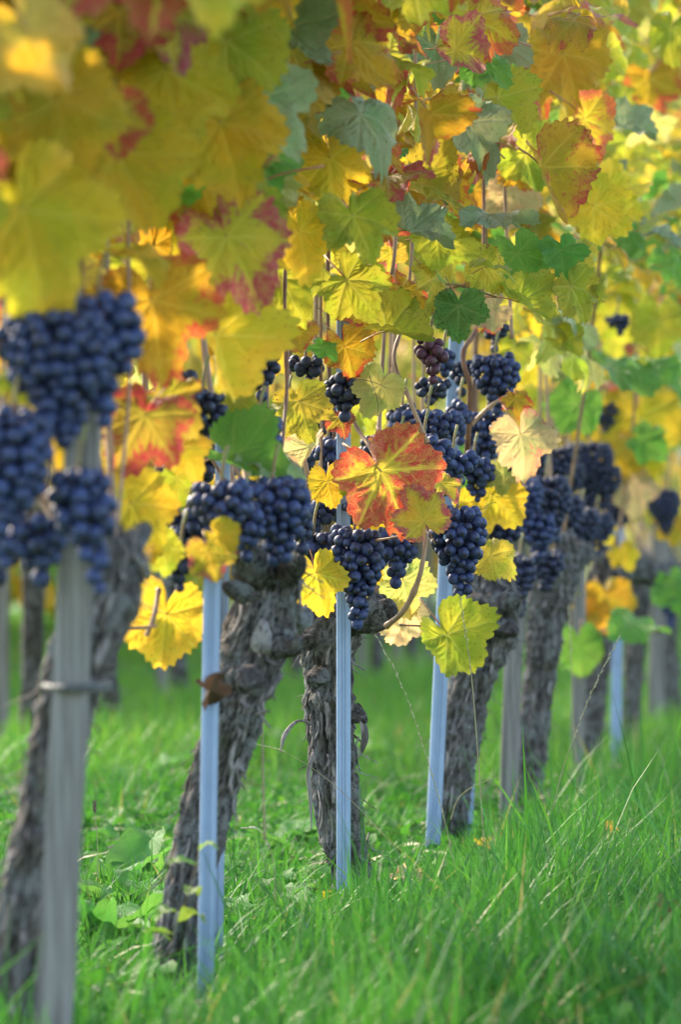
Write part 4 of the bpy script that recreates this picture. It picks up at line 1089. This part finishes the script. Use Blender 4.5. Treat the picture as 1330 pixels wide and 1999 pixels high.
n_berries = 0
def bunch(label, px, py, wpx, lpx, y, kind='blue', group='blue grape bunches', seed=0, wing=0, r0=0.0069, loose=1.0):
    """px,py: top middle of the bunch in the photograph"""
    global n_berries
    rng = np.random.default_rng(seed * 7 + 3)
    top = P(px, py, y)
    Wd = wpx * 1.22 / FPX * y; L = lpx * 1.08 / FPX * y
    o = root('grape_bunch', top, label, 'grape bunch', group)
    r = r0
    # axes: main, and a shoulder wing
    axes = [(np.array([0, 0, -r * 0.9]), np.array([rng.normal(0, 0.06) * L, 0, -L + r * 0.9]), Wd)]
    if wing:
        axes.append((np.array([0, 0, -r]), np.array([wing * Wd * 0.85, -0.004, -L * 0.42]), Wd * 0.55))
    pts = []; rad = []
    for (a, b, wd) in axes:
        LL = np.linalg.norm(b - a)
        area = math.pi * wd * 0.8 * LL
        tries = int(area / (r * r) * 60 * loose)
        for k in range(tries):
            t = rng.random() ** 0.9
            prof = (0.62 + 0.38 * math.sin(math.pi * min(1, t * 1.25 + 0.18))) * (1 - 0.42 * max(0, t - 0.50) / 0.50)
            prof *= math.sqrt(max(0.0, 1 - (max(0, t - 0.86) / 0.14) ** 2 * 0.7))
            Rm = max(0.0, wd / 2 * prof - r)
            layer = rng.random()
            rr = Rm * (1.0 if layer < 0.75 else 0.4)
            an = rng.uniform(0, 2 * math.pi)
            p = a + (b - a) * t + np.array([math.cos(an) * rr, math.sin(an) * rr, rng.normal(0, 0.001)])
            rk = r * (rng.uniform(0.88, 1.10) if rng.random() < 0.9 else rng.uniform(0.62, 0.85))
            if all((p[0] - q[0]) ** 2 + (p[1] - q[1]) ** 2 + (p[2] - q[2]) ** 2 > (0.86 * (rk + s)) ** 2 for q, s in zip(pts, rad)):
                pts.append(p); rad.append(rk)
    pts = np.array(pts)
    # stem
    acc = Acc()
    for (a, b, wd) in axes:
        acc.add(tube([(a[0], a[1] + 0.0, 0.004, 0.0018), ((a + b)[0] / 2, (a + b)[1] / 2, (a + b)[2] / 2, 0.0014), (b[0], b[1], b[2] + r, 0.0008)], 5, 8))
    acc.add(tube([(0, 0, -0.004, 0.0019), (0.002, 0.004, 0.015, 0.0018), (0.006, 0.012, 0.032, 0.0021)], 6, 7))
    for p, rk in zip(pts, rad):
        ax = np.array([p[0] * 0.25, p[1] * 0.25, min(0, p[2] + 0.006)])
        acc.add(([tuple(ax + (0.0007, 0, 0)), tuple(ax - (0.0004, 0.0006, 0)), tuple(ax - (0.0004, -0.0006, 0)), tuple(p)], [(0, 1, 3), (1, 2, 3), (2, 0, 3)]))
    mesh_obj('stem', new_mesh('stem', acc.v, acc.f, True, None, [M_STEM]), o)
    for p, rk in zip(pts, rad):
        g = bpy.data.objects.new('grape', BERRY[kind][int(rng.integers(3))])
        COL.objects.link(g)
        g.parent = o
        q = Vector(p); outv = Vector((p[0], p[1], -0.012))
        e = (-outv).to_track_quat('Y', 'Z').to_euler() if outv.length > 1e-6 else Euler((0, 0, 0))
        g.location = q
        g.rotation_euler = (e.x, e.y + rng.uniform(0, 6.28) * 0, e.z)
        g.scale = (rk, rk, rk)
    n_berries += len(pts)
    return o

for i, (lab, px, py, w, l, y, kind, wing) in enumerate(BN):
    bunch(lab, px, py, w, l, y, kind, {'blue': 'blue grape bunches on the front vines', 'in_shade': 'shaded dark grape bunches on the front vines', 'red': 'half-ripe grape bunch'}[kind], i + 1, wing,
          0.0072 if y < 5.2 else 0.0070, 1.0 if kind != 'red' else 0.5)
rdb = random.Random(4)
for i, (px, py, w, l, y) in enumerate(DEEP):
    bunch('shaded dark bunch deep inside the row, partly hidden by the bunches before it', px, py, w, l, y, 'in_shade', 'shaded bunches deep inside the front row', 200 + i)
print('berries', n_berries)

# ------------------------------------------------------------------ grass stalks
def stalk(label, specs, head=None, mat=M_STRAW, seeds=24, width=1.1, group='seeding grass stalks', seedmat=M_SEED, spread=1.0):
    pts = [W(*s, width) for s in specs]
    b = pts[0]
    o = root('grass_stalk', (b[0], b[1], b[2]), label, 'grass stalk', group)
    base = o.location
    q = [(p[0] - base.x, p[1] - base.y, p[2] - base.z, p[3] * (1 - 0.55 * i / (len(pts) - 1))) for i, p in enumerate(pts)]
    v, f = tube(q, 5, 24)
    mesh_obj('stem', new_mesh('stem', v, f, True, None, [mat]), o)
    if seeds:
        c = spline(q, 80)
        h0 = int(80 * (1 - (head or 0.5)))
        acc = Acc(); rr = random.Random(len(label))
        for k in range(seeds):
            i = h0 + int((79 - h0) * k / seeds)
            p = c[i][:3]; t = c[min(i + 1, 79)][:3] - c[max(i - 1, 0)][:3]; t = t / (np.linalg.norm(t) + 1e-9)
            a = rr.uniform(0, 6.28)
            s = np.array([math.cos(a), math.sin(a), 0]); L = rr.uniform(0.004, 0.007) * spread
            e = p + t * L + s * 0.0022 * spread
            acc.add(tube([(*p, 0.0002), (*(p * 0.5 + e * 0.5), 0.0008 * spread), (*e, 0.0001)], 5))
        mesh_obj('seed_head', new_mesh('seed_head', acc.v, acc.f, True, None, [seedmat]), o)
    return o
stalk('pale seeding grass stalk rising left to the vine arm right of the central stake', [(890, 1700, 4.95), (868, 1600, 4.95), (840, 1500, 4.95), (790, 1350, 4.95), (733, 1236, 4.95)], 0.72, seeds=36)
stalk('straight gold-tipped dry grass stalk ending under the long sharp bunch', [(948, 1690, 4.9), (934, 1480, 4.9), (922, 1330, 4.9), (910, 1240, 4.9), (898, 1162, 4.9)], 0.30, seeds=10, width=1.6)
stalk('slender seeding grass stalk leaning right before the far thin stake', [(1080, 1580, 5.2), (1100, 1500, 5.2), (1140, 1390, 5.2), (1175, 1310, 5.2), (1214, 1238, 5.2)], 0.62, seeds=22)
stalk('small seeding grass stalk nodding left between the two trunks', [(538, 1760, 4.6), (535, 1690, 4.6), (524, 1650, 4.6), (506, 1620, 4.6), (470, 1616, 4.6)], 0.55, seeds=18, spread=1.2)
stalk('thin grass stalk crossing in front of the central trunk', [(840, 1740, 4.86), (740, 1620, 4.86), (650, 1530, 4.86), (560, 1470, 4.86), (490, 1450, 4.86)], 0.25, seeds=8, width=0.9)
stalk('arched dry grass blade at the foot of the right-hand stake', [(880, 1600, 5.3), (895, 1560, 5.3), (925, 1535, 5.3), (970, 1518, 5.3)], 0, seeds=0, width=1.7)
stalk('brown-headed plantain stalk in the grass right of the wooden post', [(190, 1720, 4.9), (190, 1650, 4.9), (186, 1600, 4.9), (184, 1570, 4.9)], 0.22, seeds=40, seedmat=M_SEEDBR, spread=1.1, width=1.3)
stalk('tall dark green grass stem standing right of the wooden post', [(172, 1960, 3.9), (172, 1800, 3.9), (166, 1700, 3.9), (150, 1610, 3.9)], 0, M_GRASS, 0, 2.0)
stalk('blurred pale stalk standing right of the leaning gnarled vine', [(517, 1640, 4.2), (513, 1500, 4.2), (512, 1380, 4.2), (508, 1260, 4.15)], 0.0, seeds=0, width=3.0)
stalk('blurred upright straw stalk beside the narrow wooden post', [(1130, 1560, 6.4), (1118, 1350, 6.4), (1112, 1180, 6.4)], 0.3, seeds=16, width=1.4)

# ------------------------------------------------------------------ weeds
def blade_leaf(L, Wd, bend, seed):
    r = np.random.default_rng(seed)
    n = 12; m = 5
    vs, vein, rim = [], [], []
    for i in range(n + 1):
        t = i / n
        w = Wd * (math.sin(math.pi * min(1, t ** 0.75)) ** 0.8 if 0 < t < 1 else 0.02) / 2 + 0.0012
        y = L * t * (1 - 0.25 * bend * t); z = L * (0.75 * t - bend * t * t)
        for j in range(m):
            u = (j / (m - 1) - 0.5) * 2
            wob = 0.08 * Wd * math.sin(i * 1.3 + seed) * abs(u)
            vs.append((u * w, y, z + abs(u) * w * 0.45 + wob))
            vein.append(abs(u) * 0.12 + 0.004); rim.append(abs(u) * 0.9 * (0.4 + 0.6 * t))
    fs = [(i * m + j, i * m + j + 1, (i + 1) * m + j + 1, (i + 1) * m + j) for i in range(n) for j in range(m - 1)]
    return new_mesh('leaf', vs, fs, True, {'vein': vein, 'rim': rim})
WL = [blade_leaf(1.0, 0.30 + 0.05 * i, 0.35 + 0.18 * (i % 4), i) for i in range(6)]
for m_ in WL: m_.materials.append(M_WEED)
def weed(label, px, py, y, size, n, seed, group='broad-leaved weeds behind the front vines'):
    rr = random.Random(seed)
    p = P(px, py, y); p.z = ground_z(p.x, p.y)
    o = root('weed_plant', p, label, 'weed', group)
    for k in range(n):
        l = bpy.data.objects.new('leaf', rr.choice(WL)); COL.objects.link(l); l.parent = o
        s = size * rr.uniform(0.8, 1.4)
        l.scale = (s, s, s)
        l.rotation_euler = (rr.uniform(-0.25, 0.35), rr.uniform(-0.3, 0.3), rr.uniform(0, 6.28))
        l.location = (rr.uniform(-1, 1) * 0.012, rr.uniform(-1, 1) * 0.012, 0.0)
    return o
weed('broad-leaved dock plant right of the wooden post foot', 205, 1800, 4.55, 0.115, 9, 1)
weed('low broad-leaved weed between the wooden post and the leaning vine', 265, 1780, 4.9, 0.10, 8, 2)
weed('broad-leaved weed beside the brown-headed plantain stalk', 225, 1700, 5.3, 0.11, 8, 3)
weed('small leafy weed in front of the leaning vine foot', 250, 1890, 4.1, 0.055, 8, 4)
weed('small leafy weed right of the grooved steel stake foot', 470, 1790, 4.75, 0.05, 8, 5)
weed('small leafy weed under the nodding grass stalk', 545, 1740, 4.9, 0.06, 8, 6)
weed('small broad-leaved weed right of the central stake', 770, 1690, 5.4, 0.055, 8, 7)
rr = random.Random(77)
for i in range(16):
    y = rr.uniform(5.8, 9.5); px = rr.uniform(-20, 620) if y < 8.5 else rr.uniform(0, 900)
    weed('soft-focus broad-leaved weed in the green strip behind the front vines', px, 1500, y, rr.uniform(0.08, 0.13), 8, 100 + i, 'soft-focus weeds behind the front vines')

def sprig(label, specs, leaves, seed):
    pts = [W(*s, 1.6) for s in specs]
    b = pts[0]
    o = root('weed_sprig', (b[0], b[1], b[2]), label, 'weed')
    base = o.location
    q = [(p[0] - base.x, p[1] - base.y, p[2] - base.z, p[3] * 0.6) for p in pts]
    v, f = tube(q, 5, 20)
    mesh_obj('stem', new_mesh('stem', v, f, True, None, [M_STEM]), o)
    rr = random.Random(seed)
    for (px, py, y, s) in leaves:
        m_ = rr.choice(WL)
        l = bpy.data.objects.new('leaf', m_); COL.objects.link(l); l.parent = o
        l.location = P(px, py, y) - base
        l.material_slots[0].link = 'OBJECT'; l.material_slots[0].material = M_SPRIG
        l.scale = (s * 1.3, s, s)
        l.rotation_euler = (rr.uniform(-0.4, 0.5), rr.uniform(-0.4, 0.4), rr.uniform(-2.2, 2.2))
sprig('young yellow-green leafy sprig climbing the foot of the leaning gnarled vine', [(330, 1870, 3.95), (345, 1800, 3.95), (370, 1740, 3.93), (388, 1660, 3.92)],
      [(335, 1840, 3.95, 0.035), (348, 1800, 3.94, 0.04), (345, 1782, 3.94, 0.032), (366, 1748, 3.93, 0.03), (386, 1690, 3.92, 0.034), (388, 1662, 3.92, 0.026), (342, 1825, 3.94, 0.03)], 3)

# dead and fallen leaves
def loose_leaf(name, label, kind, p, size, rot, shp, group=None):
    me = shape_of(shp)
    o = bpy.data.objects.new(name, me); COL.objects.link(o)
    tag(o, label, 'leaf', group)
    o.matrix_world = Matrix.Translation(p) @ rot.to_4x4() @ Matrix.Diagonal((size, size, size, 1))
    o.material_slots[0].link = 'OBJECT'; o.material_slots[0].material = LM[kind]
    return o
dry = leaf_mesh(900, nseg=48, rings=7, petiole=False, fold=2.2, droop=2.2, wave=5)
def loose_dry(label, p, size, rot):
    o = bpy.data.objects.new('dead_leaf', dry); COL.objects.link(o); tag(o, label, 'leaf')
    o.matrix_world = Matrix.Translation(p) @ rot.to_4x4() @ Matrix.Diagonal((size, size, size, 1))
    o.material_slots[0].link = 'OBJECT'; o.material_slots[0].material = LM['brown']
loose_dry('shrivelled brown leaf stuck to the grooved steel stake', P(403, 1345, 3.985), 0.034, face_matrix(20, 10, 30))
loose_leaf('fallen_leaf', 'yellow fallen leaf lying in the grass behind the wide steel stake', 'yellow', P(940, 1650, 5.6), 0.026, face_matrix(20, 72, 40), 'o1')
loose_leaf('fallen_leaf', 'pale pinkish fallen leaf in the grass right of the central trunk', 'salmon', P(790, 1712, 5.15), 0.05, face_matrix(60, 75, 10), 'f1')
loose_leaf('fallen_leaf', 'orange fallen leaf standing in the tall grass at right', 'gold', P(1182, 1620, 5.6), 0.032, face_matrix(10, 10, 72), 'o1')
loose_dry('withered brown leaf caught in the grass near the right picture edge', P(1285, 1780, 4.3), 0.032, face_matrix(40, 30, 20))
loose_dry('withered brown leaf low in the grass at lower right', P(1090, 1893, 4.1), 0.022, face_matrix(10, 30, 60))
loose_leaf('fallen_leaf', 'small yellow fallen leaf in the grass left of the central stake', 'yellow', P(638, 1745, 4.9), 0.012, face_matrix(10, 30, 10), 'f1')

# ------------------------------------------------------------------ second row (behind): every vine with its post
OFF2 = -1.52
proto_trunks = []
def simple_trunk(seed, tall=0.62):
    r = random.Random(seed)
    lean = r.uniform(-0.06, 0.10)
    pts = [(0, 0, -0.03, 0.030), (lean * 0.3, 0, 0.15, 0.026), (lean * 0.7, 0, 0.36, 0.028), (lean, 0, tall - 0.08, 0.036), (lean * 1.05, 0, tall, 0.022)]
    ridge = []
    def disp(i, j, ang, s, c):
        d = mnoise.noise(Vector((math.cos(ang) * 3 + seed, math.sin(ang) * 3, s * 20)))
        ridge.append(0.45 + 0.5 * d)
        return 1 + 0.25 * d
    v, f = tube(pts, 16, 26, True, disp)
    return new_mesh('trunk', v, f, True, {'ridge': ridge}, [M_BARK]), lean
PT = [simple_trunk(i + 40) for i in range(4)]
cv, cf = tube([(0, 0, 0.55, 0.0045), (0.02, 0.01, 1.0, 0.004), (-0.01, 0.0, 1.8, 0.003)], 6, 12)
CANE_ME = new_mesh('cane', cv, cf, True, None, [M_CANE])
hw = 0.017
pv = [(x * hw, y * hw, z) for z in (-0.05, 1.55) for x, y in ((-1, -1), (1, -1), (1, 1), (-1, 1))]
POST_ME = new_mesh('shaft', pv, [(3, 2, 1, 0), (4, 5, 6, 7), (0, 1, 5, 4), (1, 2, 6, 5), (2, 3, 7, 6), (3, 0, 4, 7)], False, None, [M_WOOD])
rng = random.Random(21)
def back_vine(x, y, nleaf, label, group, zlo=0.60, zhi=2.2, bunches=False, meshes=LEAVES):
    v = root('grape_vine', (x, y, 0), label, 'grape vine', group)
    me, lean = rng.choice(PT)
    t = mesh_obj('trunk', me, v)
    for k in range(3):
        c = mesh_obj('cane', CANE_ME, v, (lean + rng.uniform(-0.05, 0.05), rng.uniform(-0.4, 0.4), 0))
        c.rotation_euler = (rng.uniform(-0.08, 0.08), rng.uniform(-0.05, 0.05), rng.uniform(0, 6))
    for k in range(nleaf):
        yy = y + rng.uniform(-0.55, 0.55)
        xx = x + SL * (yy - y) + max(-0.3, min(0.3, rng.gauss(0, 0.13)))
        z = zlo + (zhi - zlo) * rng.random() ** 0.9
        kind = rng.choice(['yellow'] * 8 + ['gold'] * 5 + ['lemon'] * 3 + ['lime'] * 6 + ['flame'] * 2 + ['green'] * 2 + ['pink'])
        put_leaf(v, rng.choice(meshes), kind, (xx, yy, z), rng.uniform(0.11, 0.17), face_matrix(rng.gauss(0, 40), rng.gauss(28, 22), rng.gauss(10, 45) + (180 if rng.random() < 0.4 else 0)))
    return v
y = 9.0
i = 0
while y < 34:
    x = row_x(y, OFF2)
    vl = {1: 'blurred back-row vine with its trunk showing at the left picture edge', 2: 'blurred back-row vine seen between the wooden post and the grooved steel stake',
          3: 'blurred back-row vine whose trunk shows just left of the grooved steel stake', 5: 'blurred back-row vine showing between the leaning vine and the central trunk'}
    pl = {1: 'blurred back-row post at the left picture edge', 2: 'blurred back-row post right of the near wooden post', 3: 'blurred back-row post just left of the grooved steel stake'}
    back_vine(x, y, 130 if y < 17 else 90, vl.get(i, 'distant blurred yellow-leaved vine in the row behind the front vines'), 'vines of the row behind', meshes=LOW)
    o = root('wooden_post', (x - 0.06, y - 0.10, 0), pl.get(i, 'distant blurred grey post in the row behind the front vines'), 'post', 'posts of the row behind')
    s = mesh_obj('shaft', POST_ME, o)
    y += 0.98; i += 1

# ------------------------------------------------------------------ far rows: a mass of leaves nobody could count
def far_rows():
    r = np.random.default_rng(8)
    Vs, Fs, off = [], [], 0
    lm = LOW[0]; co = np.zeros(len(lm.vertices) * 3); lm.vertices.foreach_get('co', co); co = co.reshape(-1, 3)
    faces = [tuple(p.vertices) for p in lm.polygons]
    nseg = 32
    outline = [0] + list(range(1 + nseg * 2, 1 + nseg * 3, 2))
    pc = co[outline]; m = len(pc)
    tri = np.array([(0, 1 + (j + 1) % (m - 1), 1 + j) for j in range(m - 1)])
    rim = np.array([0] + [1.0] * (m - 1))
    per = []
    for row, (o, y0, y1, n, zl, zh, sz) in enumerate(((-3.05, 12, 34, 6200, 0.30, 2.1, 0.17), (-4.6, 16, 44, 5600, 0.25, 2.2, 0.20), (-6.2, 22, 60, 5000, 0.3, 2.4, 0.26))):
        for k in range(n):
            yy = r.uniform(y0, y1); zz = r.uniform(zl, zh)
            c = np.array([row_x(yy, o) + r.normal(0, 0.16), yy, zz])
            M = np.array(face_matrix(r.normal(0, 50), r.normal(25, 25), r.normal(20, 50)))
            Vs.append(c + (pc * sz * r.uniform(0.7, 1.2)) @ M.T)
            Fs.append(tri + off); off += m
            per.append(r.random())
    V = np.concatenate(Vs); F = np.concatenate(Fs)
    me = np_mesh('far_foliage', V, [F], attrs={'vein': np.tile(np.full(m, 0.1), len(per)), 'rim': np.tile(rim * 0.8, len(per)), 'tone': np.repeat(per, m)}, mats=[far_mat()])
    o = mesh_obj('far_foliage', me)
    tag(o, 'yellow-green leaf walls of the distant vine rows', None, None, 'stuff')
def far_mat():
    k = NT('far_vine_leaf')
    cr = k.n('ShaderNodeValToRGB'); k.set(cr.inputs[0], k.attr('tone'))
    cr.color_ramp.interpolation = 'CONSTANT'
    e = cr.color_ramp.elements
    e[0].position = 0; e[0].color = (*Y_, 1)
    e[1].position = 0.35; e[1].color = (0.38, 0.40, 0.03, 1)
    for pos, c in ((0.65, (0.14, 0.27, 0.035, 1)), (0.85, (0.62, 0.36, 0.022, 1)), (0.95, (0.5, 0.1, 0.03, 1))):
        x = e.new(pos); x.color = c
    c = cr.outputs[0]
    p = k.bsdf(Base_Color=c, Roughness=0.5)
    tr = k.n('ShaderNodeBsdfTranslucent'); k.set(tr.inputs['Color'], c)
    mx = k.n('ShaderNodeMixShader'); mx.inputs[0].default_value = 0.5
    k.t.links.new(p.outputs[0], mx.inputs[1]); k.t.links.new(tr.outputs[0], mx.inputs[2])
    return k.done(mx.outputs[0])
far_rows()
